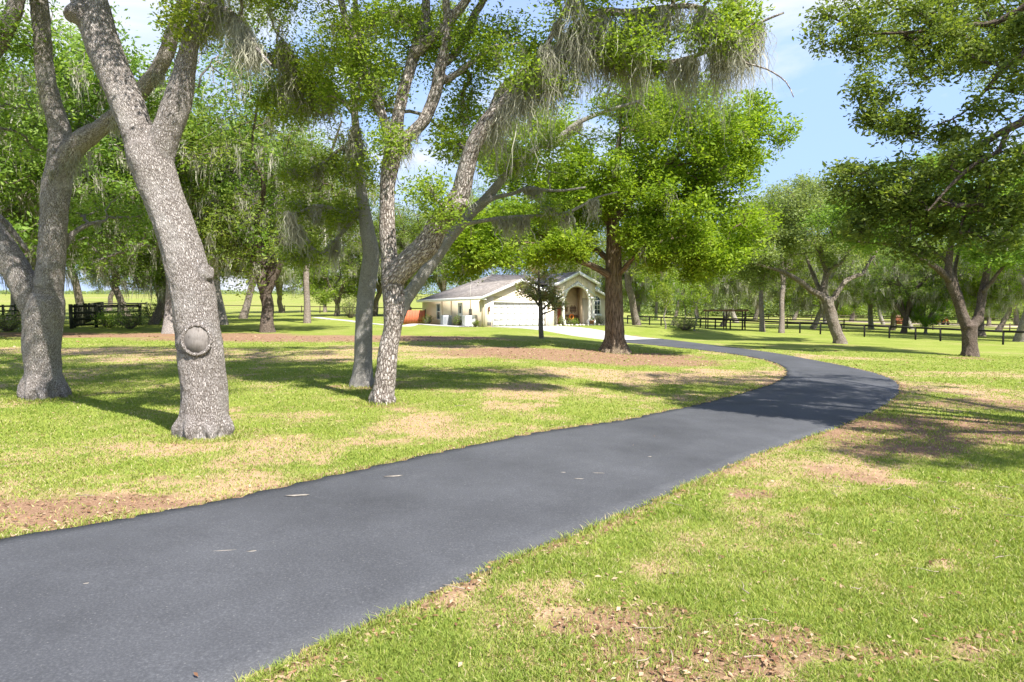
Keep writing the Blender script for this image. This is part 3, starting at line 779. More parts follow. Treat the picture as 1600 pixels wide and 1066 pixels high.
x, y = scatter(26000, 4.3, 45, 2.0)
k = ~in_poly(x, y, DRIVE_POLY) | (RNG.random(len(x)) < .0012)
x, y = x[k], y[k]; on = in_poly(x, y, DRIVE_POLY)
br, dr = lawn_state(x, y); e_ = edge_dist(x, y)
keep = on | (RNG.random(len(x)) < np.clip(.10 + 1.0 * br + .25 * dr + .75 * (e_ < .35), 0, 1))
x, y, on = x[keep], y[keep], on[keep]; n = len(x)
c = np.stack([x, y, gz(x, y) + np.where(on, .042, RNG.uniform(.006, .03, n))], 1)
th = RNG.uniform(0, 2 * PI, n); L = RNG.uniform(.03, .075, n) * np.maximum(1, np.hypot(x, y) / 14); d = np.stack([np.cos(th), np.sin(th), RNG.normal(0, .2, n)], 1); s = np.stack([-np.sin(th), np.cos(th), RNG.normal(0, .3, n)], 1)
V = np.stack([c - d * L[:, None] * .5, c + s * L[:, None] * .22 + [0, 0, .006], c + d * L[:, None] * .5 + [0, 0, .004], c - s * L[:, None] * .22 + [0, 0, .006]], 1).reshape(-1, 3)
M['litter'] = leaf_mat('fallen_leaf', (.11, .055, .03), (.28, .16, .08), (.46, .35, .23), trans=.1)
tag(link('fallen_leaves', np_mesh('fallen_leaves', V, [np.arange(n * 4).reshape(n, 4)], False, {'tint': np.repeat(RNG.random(n), 4)}), M['litter']), 'brown fallen oak leaves scattered on the lawn', 'leaves', kind='stuff')
# pale worn chips on the asphalt
cm = MB()
M['chip'] = plain('worn_patch', (.24, .215, .185), .95, .3, 20)
for px, row, rx, ry in ((467, 778, .17, .05), (612, 748, .16, .045), (880, 742, .05, .02), (350, 866, .13, .012), (392, 867, .07, .018), (905, 752, .07, .02), (135, 918, .03, .02), (1015, 717, .05, .02), (935, 743, .1, .015)):
    p = ground(px, row); k = 14
    ring = [(p[0] + rx * math.cos(a) * RNG.uniform(.55, 1.1), p[1] + ry * math.sin(a) * RNG.uniform(.5, 1.2) + .12 * rx * math.cos(a)) for a in np.linspace(0, 2 * PI, k, endpoint=False)]
    cm.poly([(a, b, float(gz(a, b)) + .0365) for a, b in ring], (0, 0, .002))
tag(cm.build('driveway_marks', M['chip']), 'pale worn marks on the asphalt', kind='structure')

# dropped twigs
q = MB()
for k in range(120):
    d_ = 4.6 * (34 / 4.6) ** RNG.random(); a_ = RNG.uniform(-.9, .9); x_, y_ = d_ * a_, d_
    if in_poly(np.array([x_]), np.array([y_]), DRIVE_POLY)[0]: continue
    th_ = RNG.uniform(0, PI); L_ = RNG.uniform(.06, .28); p_ = [(x_ + (t_2 - .5) * L_ * math.cos(th_) + RNG.normal(0, .012), y_ + (t_2 - .5) * L_ * math.sin(th_) + RNG.normal(0, .012), float(gz(x_, y_)) + .028 + RNG.normal(0, .006)) for t_2 in (0, .33, .66, 1)]
    q.tube(p_, [.005, .0045, .004, .0025], 5)
M['twig'] = plain('dry_twig', (.30, .24, .19), .9, .25, 8)
tag(q.build('fallen_twigs', M['twig']), 'dry grey twigs dropped on the lawn', 'twigs', kind='stuff')
# ------------------------------------------------------------------ house
def wall_mat(name, col):
    m, nt, out = new_mat(name); t = NT(nt)
    tc = t.n('ShaderNodeTexCoord')
    n1 = t.n('ShaderNodeTexNoise', i_Scale=.5, i_Detail=5.0, i_Roughness=.6); t.l(tc, 'Object', n1, 'Vector')
    n2 = t.n('ShaderNodeTexNoise', i_Scale=45.0, i_Detail=3.0); t.l(tc, 'Object', n2, 'Vector')
    r = t.ramp([(.35, tuple(c * .93 for c in col)), (.7, tuple(c * 1.03 for c in col))]); t.l(n1, 0, r, 0)
    b = t.n('ShaderNodeBsdfPrincipled', i_Roughness=.9); b.inputs['Specular IOR Level'].default_value = .15; t.l(r, 0, b, 'Base Color')
    bp = t.n('ShaderNodeBump', i_Strength=.4, i_Distance=.01); t.l(n2, 0, bp, 'Height'); t.l(bp, 0, b, 'Normal'); t.l(b, 0, out, 0); return m
def shingle_mat():
    m, nt, out = new_mat('roof_shingle'); t = NT(nt)
    tc = t.n('ShaderNodeTexCoord')
    vo = t.n('ShaderNodeTexVoronoi', i_Scale=3.2); mp = t.n('ShaderNodeMapping'); mp.inputs['Scale'].default_value = (1, 1, 4.5); t.l(tc, 'Object', mp, 0); t.l(mp, 0, vo, 'Vector')
    no = t.n('ShaderNodeTexNoise', i_Scale=1.2, i_Detail=6.0, i_Roughness=.7); t.l(tc, 'Object', no, 'Vector')
    r = t.ramp([(.0, (.145, .128, .115)), (.5, (.205, .182, .165)), (1, (.275, .248, .225))]); t.l(vo, 'Color', r, 0)
    r2 = t.ramp([(.3, .8), (.7, 1.15)]); t.l(no, 0, r2, 0); c = t.mix((r, 0), (r2, 0), blend='MULTIPLY', f=1.0)
    b = t.n('ShaderNodeBsdfPrincipled', i_Roughness=.95); b.inputs['Specular IOR Level'].default_value = .1; t.l(c, 2, b, 'Base Color'); t.l(b, 0, out, 0); return m
M['wall'] = wall_mat('cream_stucco', (.76, .65, .50)); M['trim'] = wall_mat('white_trim', (.78, .75, .69)); M['peach'] = wall_mat('peach_stucco', (.78, .60, .42))
M['roof'] = shingle_mat(); M['white'] = plain('white_paint', (.80, .79, .77), .5, .04); M['white2'] = plain('off_white_paint', (.74, .73, .70), .55, .05)
M['reddoor'] = plain('red_door', (.36, .09, .055), .5, .15); M['glass'] = plain('window_glass', (.03, .05, .065), .08, .2, 1.5, spec=.6)
M['darkmetal'] = plain('dark_metal', (.05, .05, .05), .5, .2, metal=.3); M['greymetal'] = plain('grey_metal', (.38, .40, .43), .5, .1, metal=.2)
M['rust'] = plain('rust_brown', (.22, .12, .07), .7, .3); M['terracotta'] = plain('terracotta', (.48, .22, .12), .8, .15); M['orange'] = plain('orange_paint', (.72, .20, .03), .4, .08)
M['redwood'] = plain('red_wood', (.50, .135, .07), .75, .2, 9); M['fence'] = plain('dark_fence_wood', (.016, .014, .012), .8, .35, 5, bump=.2); M['fence_moss'] = plain('mossy_fence_wood', (.032, .034, .020), .85, .4, 3)
M['fence_brown'] = plain('brown_fence_wood', (.075, .052, .038), .8, .25, 5); M['stone'] = plain('pale_stone', (.58, .52, .45), .9, .15, 4); M['wood'] = plain('cut_wood', (.40, .36, .32), .85, .25, 12)
M['rubber'] = plain('black_rubber', (.02, .02, .02), .8, .2); M['tin'] = plain('pale_tin', (.52, .56, .62), .4, .08, metal=.3); M['barn'] = plain('barn_red', (.27, .085, .05), .8, .2)
M['pipe'] = plain('grey_pipe', (.30, .28, .25), .6, .15, metal=.3); M['dark'] = plain('dark_opening', (.02, .018, .016), .9, .1)

hz_ = PAD_Z
house = empty('house', (H0[0], H0[1], hz_), HTH, 'single-storey cream stucco house with grey shingle roof, garage and arched porch', 'house')
O = .5            # overhang
S = .42; EV = 2.72; W = 16.1; DV = 18.0; V0 = 6.0
def part(mb, name, mat, parent=house, **k): return mb.build(name, M[mat], parent, **k)
# walls
w = MB()
w.box(0, .2, .2, DV, -.6, EV)                                  # left side wall
w.box(.2, W, DV - .2, DV, -.6, EV)                             # back
w.box(W - .2, W, 4.8, DV - .2, -.6, EV)                        # right
w.box(6.7, 6.9, .2, 5.0, -.6, EV)                              # garage right
w.box(.0, .84, 0, .2, -.6, EV); w.box(6.06, 6.9, 0, .2, -.6, EV); w.box(.84, 6.06, 0, .2, 2.16, EV)
w.poly([(.0, 0, EV), (6.9, 0, EV), (3.45, 0, EV + 3.45 * S)], (0, .2, 0))
# entry wing front (v=4.8..5) with a hole for the porch
w.box(6.9, 9.9, 4.8, 5.0, -.6, EV + .6); w.box(12.9, W - .2, 4.8, 5.0, -.6, EV)
w.poly([(12.9, 4.8, EV), (W, 4.8, EV), (12.9, 4.8, EV + 3.2 * .45)], (0, .2, 0))
part(w, 'wall', 'wall')
pb = MB(); pb.box(9.7, 13.1, 5.9, 6.1, -.2, 3.95); pb.box(9.7, 9.9, 5.0, 5.9, -.2, 3.95); pb.box(12.9, 13.1, 5.0, 5.9, -.2, 3.95); pb.box(9.9, 12.9, 5.0, 5.9, 3.85, 3.95)
part(pb, 'porch_wall', 'peach')
pf = MB(); pf.box(9.7, 13.1, 3.7, 5.9, -.3, .06); part(pf, 'porch_floor', 'concrete')
# garage door: four rows of raised panels
g = MB(); g.box(.84, 6.06, .2, .24, -.05, 2.16)
gd = part(g, 'garage_door', 'white'); g2 = MB()
for r in range(4):
    for c in range(8):
        u0 = .84 + .08 + c * .645; g2.box(u0, u0 + .56, .180, .2, r * .535 + .06, r * .535 + .46)
g2.build('door_panels', M['white'], gd)
gt = MB(); gt.box(.72, .84, -.03, 0, -.05, 2.28); gt.box(6.06, 6.18, -.03, 0, -.05, 2.28); gt.box(.84, 6.06, -.03, 0, 2.16, 2.28); part(gt, 'garage_trim', 'white')
# roof
T = .12
def zl(u): return EV + u * S
r = MB()
A = (-O, -O, zl(-O)); B = (3.45, -O, zl(3.45)); Dp = (3.45, 9.45, zl(3.45)); E = (6, 12, zl(6)); Fp = (-O, DV + O, zl(-O))
r.poly([A, B, Dp, E, Fp], (0, 0, T))
r.poly([B, (6.9 + O, -O, zl(-O)), (6.9 + O, 6 - O, zl(-O)), (6.9, 6, zl(0)), Dp], (0, 0, T))
R_ = (W - 6, 12, zl(6))
r.poly([Dp, (6.9, 6, zl(0)), (6.9 + O, 6 - O, zl(-O)), (9.4, 6 - O, zl(-O)), (9.4, 7.9, zl(1.9)), (13.4, 7.9, zl(1.9)), (13.4, 6 - O, zl(-O)), (W + O, 6 - O, zl(-O)), R_, E], (0, 0, T))
r.poly([R_, (W + O, 6 - O, zl(-O)), (W + O, DV + O, zl(-O))], (0, 0, T))
r.poly([E, R_, (W + O, DV + O, zl(-O)), Fp], (0, 0, T))
# wing gable and raised portico gable
UC = 11.5; SW = .45
def zw(u): return 4.78 - abs(u - UC) * SW
for a, b in ((7.4, UC), (UC, W + .4)):
    r.poly([(a, 4.4, zw(a)), (b, 4.4, zw(b)), (b, 10.5, zw(b)), (a, 10.5, zw(a))], (0, 0, T))
def zp(u): return 5.22 - abs(u - UC) * .47
for a, b in ((UC - 2.45, UC), (UC, UC + 2.45)):
    r.poly([(a, 3.2, zp(a)), (b, 3.2, zp(b)), (b, 9.5, zp(b)), (a, 9.5, zp(a))], (0, 0, T))
roof = part(r, 'roof', 'roof')
ch = MB(); ch.tube([(2.6, 8.0, zl(2.6)), (2.6, 8.0, zl(2.6) + .45)], [.06, .06], 10); ch.build('vent_pipe', M['pipe'], roof)
ch = MB(); ch.tube([(5.0, 11.0, zl(5)), (5.0, 11.0, zl(5) + .4)], [.06, .06], 10); ch.build('vent_pipe', M['pipe'], roof)
# fascia, rakes, soffits
f = MB()
f.box(-O - .035, -O, -O - .035, DV + O, zl(-O) - .12, zl(-O) + T + .03)
f.box(-O, 0, -O + .02, DV + O - .02, zl(-O) - .11, zl(-O) - .06)
def rake(p, q, dep=.24, th=.05):
    p = np.array(p); q = np.array(q); f.poly([p + [0, 0, T + .02], q + [0, 0, T + .02], q + [0, 0, T - dep], p + [0, 0, T - dep]], (0, -th, 0))
rake((-O - .035, -O, zl(-O - .035)), (3.45, -O, zl(3.45))); rake((3.45, -O, zl(3.45)), (6.9 + O, -O, zl(-O)))
rake((UC - 4.1, 4.4, zw(7.4)), (UC - 2.3, 4.4, zw(UC - 2.3))); rake((UC + 2.3, 4.4, zw(UC + 2.3)), (W + .4, 4.4, zw(W + .4)))
rake((UC - 2.45, 3.2, zp(UC - 2.45)), (UC, 3.2, zp(UC)), .30); rake((UC, 3.2, zp(UC)), (UC + 2.45, 3.2, zp(UC + 2.45)), .30)
for s in (-1, 1): f.box(UC + s * 2.45 - .03, UC + s * 2.45 + .03, 3.15, 5.2, zp(UC + 2.45) - .18, zp(UC + 2.45) + T + .02)
f.box(6.9 + O, 6.9 + O + .035, -O - .035, 6 - O, zl(-O) - .12, zl(-O) + T + .03)
part(f, 'fascia', 'white')
# portico: gable wall, arched opening, columns
p = MB(); cx = 11.45; ra = 1.28; zs = 2.62; yf = 3.55
n = 18; arc = [(cx + ra * math.cos(a), zs + ra * .98 * math.sin(a)) for a in np.linspace(0, PI, n)]
x0, x1 = UC - 2.05, UC + 2.05; ztop = 4.06
top = lambda x: zp(x) - .02
for i in range(n - 1):
    (xa, za), (xb, zb) = arc[i], arc[i + 1]
    p.poly([(xa, yf, za), (xb, yf, zb), (xb, yf, top(xb)), (xa, yf, top(xa))], (0, .3, 0))
p.poly([(x0, yf, zs), (cx - ra, yf, zs), (cx - ra, yf, top(cx - ra)), (x0, yf, top(x0))], (0, .3, 0))
p.poly([(cx + ra, yf, zs), (x1, yf, zs), (x1, yf, top(x1)), (cx + ra, yf, top(cx + ra))], (0, .3, 0))
p.box(x0, x0 + .3, yf + .3, 4.8, zs, top(x0) - .05); p.box(x1 - .3, x1, yf + .3, 4.8, zs, top(x1) - .05)
part(p, 'portico_wall', 'wall')
# arched architrave and stepped cornice
m_ = MB()
for i in range(n - 1):
    (xa, za), (xb, zb) = arc[i], arc[i + 1]; ka, kb = 1.17, 1.17
    pa = (cx + (xa - cx) * ka, zs + (za - zs) * ka); pb_ = (cx + (xb - cx) * kb, zs + (zb - zs) * kb)
    m_.poly([(xa, yf, za), (xb, yf, zb), (pb_[0], yf, pb_[1]), (pa[0], yf, pa[1])], (0, -.07, 0))
for s in (-1, 1):
    e = cx + s * ra * 1.17
    m_.box(min(e, UC + s * 2.12), max(e, UC + s * 2.12), yf - .09, yf, zs - .02, zs + .2)
    ua, ub = UC + s * 2.12, UC
    m_.poly([(ua, yf, zs + .2), (ua, yf, zs + .42), (ub, yf, zs + 1.78), (ub, yf, zs + 1.60)], (0, -.05, 0))
m_.poly([(cx - .12, yf - .07, zs + ra * .98), (cx + .12, yf - .07, zs + ra * .98), (cx + .18, yf - .07, zs + ra * .98 + .36), (cx - .18, yf - .07, zs + ra * .98 + .36)], (0, -.05, 0))
part(m_, 'arch_moulding', 'trim')
for u in (cx - ra - .22, cx + ra + .22, x1 - .16):
    c = MB(); c.box(u - .2, u + .2, yf - .07, yf + .33, -.2, .55); c.lathe([(.17, .55), (.15, .62), (.14, 1.4), (.135, 2.42), (.17, 2.5), (.19, zs)], (u, yf + .13, 0), 18)
    part(c, 'column', 'trim', smooth=False)
# front door, windows
d = MB(); d.box(9.96, 10.9, 5.85, 5.9, .06, 2.2); fd = part(d, 'front_door', 'reddoor')
d = MB(); d.lathe([(.035, 0), (.035, .05)], (10.8, 5.82, 1.05), 8); d.build('handle', M['darkmetal'], fd)
def arch_window(uc, y, z0, z1, hw):
    zs_ = z1 - hw; k = 14
    a_ = np.linspace(0, PI, k)
    gl = MB(); ring = [(uc + hw * math.cos(a), y - .02, zs_ + hw * math.sin(a)) for a in a_]
    gl.poly([(uc + hw, y - .02, z0)] + ring + [(uc - hw, y - .02, z0)], (0, .015, 0))
    fr = MB()
    for i in range(k - 1):
        p0, p1 = ring[i], ring[i + 1]; o = lambda q: (uc + (q[0] - uc) * 1.22, y - .03, zs_ + (q[2] - zs_) * 1.22)
        fr.poly([(p0[0], y - .03, p0[2]), (p1[0], y - .03, p1[2]), o(p1), o(p0)], (0, -.04, 0))
    for s in (-1, 1): fr.box(min(uc + s * hw, uc + s * hw * 1.22), max(uc + s * hw, uc + s * hw * 1.22), y - .07, y - .03, z0, zs_)
    wo = part(gl, 'window', 'glass'); fr.build('frame', M['trim'], wo)
    mu = MB()
    for i in range(4):
        z = z0 + (zs_ - z0) * i / 3; mu.box(uc - hw, uc + hw, y - .05, y - .021, z - .022, z + .022)
    for s in (-.33, .33): mu.box(uc + s * hw - .02, uc + s * hw + .02, y - .049, y - .0215, z0, zs_)
    for a in (PI / 3, PI / 2, 2 * PI / 3):
        q = (uc + hw * math.cos(a), y - .036, zs_ + hw * math.sin(a)); mu.bar((uc, y - .036, zs_), q, .035, .026, (0, 1, 0))
    mu.build('muntins', M['white'], wo)
    si = MB(); si.box(uc - hw * 1.45, uc + hw * 1.45, y - .12, y, z0 - .26, z0 - .02); si.build('sill', M['trim'], wo)
arch_window(14.4, 4.8, 1.12, 2.95, .47)
# left wall: window, side door, pipes
def left_window(v0, v1, z0, z1):
    q = MB(); q.box(-.03, -.012, v0, v1, z0, z1); wo = part(q, 'window', 'glass')
    q = MB(); t = .07
    q.box(-.06, 0, v0 - t, v0, z0 - t, z1 + t); q.box(-.06, 0, v1, v1 + t, z0 - t, z1 + t); q.box(-.06, 0, v0, v1, z0 - t, z0); q.box(-.06, 0, v0, v1, z1, z1 + t); q.box(-.055, -.03, v0, v1, (z0 + z1) / 2 - .04, (z0 + z1) / 2 + .04)
    q.build('frame', M['white'], wo)
left_window(11.9, 12.9, .6, 2.12)
q = MB(); q.box(-.05, 0, 5.45, 6.4, .02, 2.12); sd = part(q, 'side_door', 'white2')
q = MB(); q.box(-.07, -.05, 5.72, 6.12, 1.2, 1.9); q.build('pane', M['glass'], sd)
q = MB(); q.box(-.07, 0, 5.35, 5.45, 0, 2.22); q.box(-.07, 0, 6.4, 6.5, 0, 2.22); q.box(-.07, 0, 5.45, 6.4, 2.12, 2.22); q.build('door_frame', M['white'], sd)
for v in (11.2, 8.4, .45):
    q = MB(); q.box(-.1, 0, v - .05, v + .05, 0, EV - .25); part(q, 'downspout', 'wall')
q = MB(); q.tube([(-.12, 3.1, .9), (-.12, 3.1, 4.1)], [.035, .035], 8); q.tube([(-.12, 3.1, 4.1), (-.12, 3.0, 4.2), (-.12, 2.85, 4.12)], [.05, .05, .04], 8); q.box(-.2, -.02, 2.95, 3.3, 1.0, 1.6); part(q, 'electric_mast', 'pipe')
q = MB(); q.box(.3, .46, -.14, 0, 1.62, 1.72); q.box(.31, .45, -.22, -.06, 1.35, 1.62); q.lathe([(.02, 1.72), (.1, 1.72), (.02, 1.85)], (.38, -.14, 0), 10); part(q, 'wall_lantern', 'rust')
q = MB(); q.box(.25, .62, -.02, 0, .12, .42); vt = part(q, 'foundation_vent', 'darkmetal')
q = MB(); [q.box(.25, .62, -.035, -.02, z, z + .02) for z in (.15, .21, .27, .33, .39)]; q.build('slats', M['pipe'], vt)
q = MB(); q.box(6.2, 6.4, -.12, 0, 1.6, 1.9); part(q, 'wall_lantern', 'rust')
# porch furnishings
def hl(u, v, z=0):
    p = H0 + HU * u + HV * v; return (p[0], p[1], hz_ + z)
for u, lab in ((11.35, 'brown metal wall hanging on the porch wall, nearer the red door'), (12.35, 'brown metal wall hanging on the porch wall, nearer the right column')):
    e = empty('wall_hanging', hl(u, 5.88, 1.6), HTH, lab, 'wall art', 'wall hangings in the porch')
    q = MB()
    for i in range(5): q.box(-.36 + i * .15, -.29 + i * .15, -.05, -.01, -.3 - .08 * (i % 2), .3 + .1 * (i % 2))
    q.build('leaf_bars', M['rust'], e); q = MB(); q.box(-.4, .4, -.01, 0, -.12, -.06); q.box(-.4, .4, -.01, 0, .1, .16); q.build('back_rail', M['darkmetal'], e)
b = empty('porch_bench', hl(12.1, 5.5, .06), HTH, 'brown bench under the wall hangings on the porch', 'bench')
q = MB(); q.box(-.7, .7, -.25, .25, .4, .46); q.build('seat', M['rust'], b); q = MB(); q.box(-.7, .7, .25, .3, .46, .95); q.build('backrest', M['rust'], b)
for sx in (-.62, .62):
    for sy in (-.2, .24):
        q = MB(); q.box(sx - .04, sx + .04, sy - .04, sy + .04, 0, .4); q.build('leg', M['darkmetal'], b)
q = MB()
a_ = np.linspace(0, 2 * PI, 20); q.tube([(.24 * math.cos(a), -.02, .24 * math.sin(a)) for a in a_], [.06] * 20, 8)
wr = tag(q.build('wreath', M['orange']), 'orange wreath propped on the porch bench', 'wreath'); wr.location = hl(11.9, 5.42, .83); wr.rotation_euler = (0, 0, HTH)
pt = empty('flower_pot', hl(13.05, 3.35, -.02), HTH, 'terracotta pot beside the right porch column', 'pot')
q = MB(); q.lathe([(.16, 0), (.24, .42), (.27, .44), (.27, .5), (.22, .5), (.2, .4)], (0, 0, 0), 16); q.build('pot', M['terracotta'], pt)
pv, pf_, pt_ = leaves_np(np.array([[0, 0, .62]]), 60, .26, .16, RNG); link('foliage', np_mesh('foliage', pv, [pf_], False, {'tint': pt_}), M['leaf_shrub'], pt)
# air conditioners beside the left wall
def aircon(u, v, mat, lab, s=1.0):
    e = empty('air_conditioner', hl(u, v, 0), HTH, lab, 'air conditioner', 'air conditioners along the house side')
    q = MB(); q.box(-.45 * s, .45 * s, -.45 * s, .45 * s, .08, 1.0 * s); q.build('cabinet', M[mat], e, bevel=.03)
    q = MB()
    for i in range(9):
        z = .16 + i * .085 * s
        q.box(-.47 * s, -.45 * s, -.38 * s, .38 * s, z, z + .03); q.box(-.38 * s, .38 * s, -.47 * s, -.45 * s, z, z + .03)
    q.build('louvre', M['greymetal' if mat == 'greymetal' else 'white2'], e)
    q = MB(); q.lathe([(.36 * s, 1.0 * s), (.36 * s, 1.0 * s + .03), (.3 * s, 1.0 * s + .05), (.05, 1.0 * s + .06)], (0, 0, 0), 20); q.build('fan_guard', M['darkmetal'], e)
    q = MB(); q.box(-.6 * s, .6 * s, -.6 * s, .6 * s, -.05, .08); q.build('pad', M['concrete'], e)
aircon(-.95, 7.4, 'greymetal', 'grey air conditioner beside the side door, farther from the garage corner')
aircon(-1.0, 1.3, 'white', 'white air conditioner nearest the garage corner of the house')
# red privacy fence at the far end of the left wall
rf = empty('privacy_fence', hl(0, 16.6, 0), HTH, 'short red board fence against the far end of the house side', 'fence')
for i in range(14):
    q = MB(); q.box(-2.6 + i * .175, -2.6 + i * .175 + .16, 0, .025, 0, 1.5 + .02 * (i % 3)); q.build('board', M['redwood'], rf)
q = MB(); q.box(-2.62, -.12, .026, .09, .35, .45); q.box(-2.62, -.12, .026, .09, 1.15, 1.25); q.build('rail', M['redwood'], rf)
q = MB(); q.box(-.16, -.06, -.02, .08, 0, 1.62); q.build('post', M['fence_brown'], rf)

# ------------------------------------------------------------------ shrubs
def shrub(loc, r, hgt, label, leaf='leaf_shrub', L=.09, n=160, k=12, seed=3, name='shrub', rot=0):
    rng = np.random.default_rng(seed)
    e = empty(name, loc, 0, label, 'shrub')
    C = rng.normal(0, 1, (n // 4, 3)); C = unit(C) * rng.uniform(.35, 1, (n // 4, 1)) ** .5 * np.array([r, r, hgt * .5]) * .85 + np.array([0, 0, hgt * .55])
    v, f, t = leaves_np(C, k, r * .42, L, rng); v[:, 2] = np.maximum(v[:, 2], .02)
    link('foliage', np_mesh('foliage', v, [f], False, {'tint': t}), M[leaf], e)
    B = np.zeros((len(C), 4, 3)); tt = np.linspace(0, 1, 4)[None, :, None]; st = C * np.array([.15, .15, 0]); B = st[:, None] * (1 - tt) + C[:, None] * tt
    bv, bf, bc = branch_tubes(B, np.full((len(C), 4), .012), 4)
    link('stem', np_mesh('stem', bv, [bf], True, vattr={'bark': bc}), M['bark_far'], e)
    return e
shrub(hl(-1.0, 13.0), .68, 1.0, 'bright green shrub beside the red board fence at the house', seed=4, n=240)
shrub(hl(-.9, 4.0), .62, 1.1, 'bright green shrub between the two air conditioners', seed=5, n=240)
shrub(hl(-.75, .25), .36, .6, 'small low shrub at the garage corner, right of the white air conditioner', 'leaf_oak', seed=6)
shrub(hl(9.35, 2.6), .5, 1.0, 'green shrub left of the porch arch, nearest the garage', 'leaf_oak', seed=7)
shrub(hl(10.75, 3.0), .62, .75, 'yellow-green low bush in front of the porch opening', 'leaf_fresh', seed=8)
shrub(hl(14.3, 3.9), .62, .95, 'bronze-green bush below the arched window', 'leaf_magnolia', seed=9)
for i in range(14):
    q = MB(); rr = RNG.uniform(.09, .16)
    q.lathe([(rr * .7, -.03), (rr, rr * .3), (rr * .8, rr * .85), (rr * .3, rr * 1.05)], (0, 0, 0), 9)
    o = tag(q.build('edging_stone', M['stone'], smooth=True), 'small pale edging stone in front of the porch bed', 'stone', 'edging stones of the porch bed')
    u = 8.4 + i * .42; o.location = hl(u, 2.05 + .12 * math.sin(i * 2.1), 0); o.rotation_euler = (0, 0, i * 1.3); o.scale = (1.2, .85, 1)

# ------------------------------------------------------------------ fences
def fence_run(name, pts, post_px, h, rails, mat, label, cat='fence', pw_=.12, rw=(.045, .14), group=None, spacing=None, lift=.12):
    """pts: ground points of the run; post_px: image columns of posts, or spacing"""
    P = np.array([p[:2] for p in pts]); base = P[0]
    e = empty(name, (base[0], base[1], float(gz(*base))), 0, label, cat, group); bz = float(gz(*base))
    Q = []
    for a, b in zip(P[:-1], P[1:]):
        if post_px:
            for px in post_px:
                s = (px - 800.0) / F
                den = (b[0] - a[0]) - s * (b[1] - a[1])
                t = (s * a[1] - a[0]) / den if abs(den) > 1e-9 else -1
                if -.001 <= t <= 1.001: Q.append(a + (b - a) * t)
        else:
            k = max(1, round(np.linalg.norm(b - a) / spacing))
            Q += [a + (b - a) * i / k for i in range(k)]
    if not post_px: Q.append(P[-1])
    pm = MB(); pm.box(-pw_ / 2, pw_ / 2, -pw_ / 2, pw_ / 2, -.4, h + lift); pme = pm.mesh('post'); pme.materials.append(M[mat])
    ang = math.atan2(*(P[1] - P[0])[::-1])
    for q in Q:
        o = bpy.data.objects.new('post', pme); COL.objects.link(o); o.parent = e; o.location = (q[0] - base[0], q[1] - base[1], float(gz(*q)) - bz); o.rotation_euler = (RNG.normal(0, .012), RNG.normal(0, .012), ang)
    for zr in rails:
        for a, b in zip(Q[:-1], Q[1:]):
            m = MB(); pa = (a[0] - base[0], a[1] - base[1], float(gz(*a)) - bz + zr); pb2 = (b[0] - base[0], b[1] - base[1], float(gz(*b)) - bz + zr)
            m.bar(pa, pb2, rw[0], rw[1]); m.build('rail', M[mat], e)
    return e
# long single-rail fence right of the drive
fa = np.array([16.5, 98.0]); fb = np.array([41.7, 58.0]); fc_ = fa + (fb - fa) * 1.55
fence_run('rail_fence', [fa, fc_], [980.5, 1015, 1033, 1052, 1094, 1117.5, 1141, 1160, 1193, 1221, 1250, 1282, 1315, 1351, 1390, 1431, 1470, 1515, 1568, 1625, 1690], 1.17, [1.13], 'fence', 'dark post fence with a single top rail running along the lawn right of the drive', rw=(.12, .19), lift=.02)
# plank fence further out
fence_run('paddock_fence', [ground(1095, 509.5), ground(1230, 512), ground(1400, 514), ground(1640, 520)], None, 1.2, [1.12, .55], 'fence_brown', 'brown two-rail fence across the far paddock behind the right-hand oaks', spacing=5.5, rw=(.04, .14))
fence_run('paddock_fence', [ground(1130, 499.0), ground(1300, 501), ground(1480, 503.5), ground(1700, 508)], None, 1.4, [1.3, .7], 'fence_brown', 'farthest brown fence along the sandy paddock track', spacing=7, rw=(.06, .18))
# pasture fence on the far left
fence_run('pasture_fence', [ground(150, 482.5), ground(235, 483.5), ground(420, 487.3), ground(600, 492.5), ground(690, 496)], None, 1.15, [1.1], 'fence_brown', 'long post and rail fence across the far pasture at left', spacing=6.4, rw=(.05, .13))
# corral of mossy planks
ca, cb, cc = ground(112, 514), ground(219, 508.5), ground(162, 494)
fence_run('corral_fence', [ca, cb], None, 1.92, [1.86, 1.3, .78, .3], 'fence_moss', 'mossy four-plank corral side facing the lawn at far left', spacing=2.4, rw=(.05, .19), pw_=.2)
fence_run('corral_fence', [ca, cc, ground(230, 493)], None, 1.9, [1.8, 1.25, .7], 'fence_moss', 'mossy plank corral side running back behind the front one', spacing=2.6, rw=(.05, .17), pw_=.18)
fence_run('corral_fence', [ground(-60, 509), ground(24, 503.0), ground(60, 500)], None, 1.75, [1.7, 1.2, .7], 'fence_moss', 'mossy plank corral side left of the big forked oak', spacing=2.6, rw=(.05, .18), pw_=.18)
pg_ = fence_run('pipe_gate', [ground(127, 488.5), ground(191, 488.5)], None, 1.95, [1.9, 1.4, .95], 'rust', 'thin brown pipe gate behind the mossy corral', cat='gate', spacing=3.0, rw=(.06, .06), pw_=.08, lift=0)
shrub(ground(170, 512.5), 1.25, 1.35, 'yellow-green bush in front of the corral planks', 'leaf_fresh', L=.15, n=420, seed=11)
shrub(ground(203, 514), 1.35, 1.5, 'larger pale bush at the right end of the corral planks', 'leaf_pale', L=.15, n=420, seed=12)
shrub(ground(12, 518), 1.6, 1.5, 'pale bush at the left edge before the corral', 'leaf_pale', L=.15, n=420, seed=13)
shrub(ground(243, 505), 1.9, 2.0, 'dark green hedge bush right of the corral', 'leaf_dark', L=.17, n=520, seed=14)
shrub(ground(1070, 516), 1.5, 1.3, 'dark green mound shrub before the right-hand fence', 'leaf_dark', L=.12, n=500, seed=15)
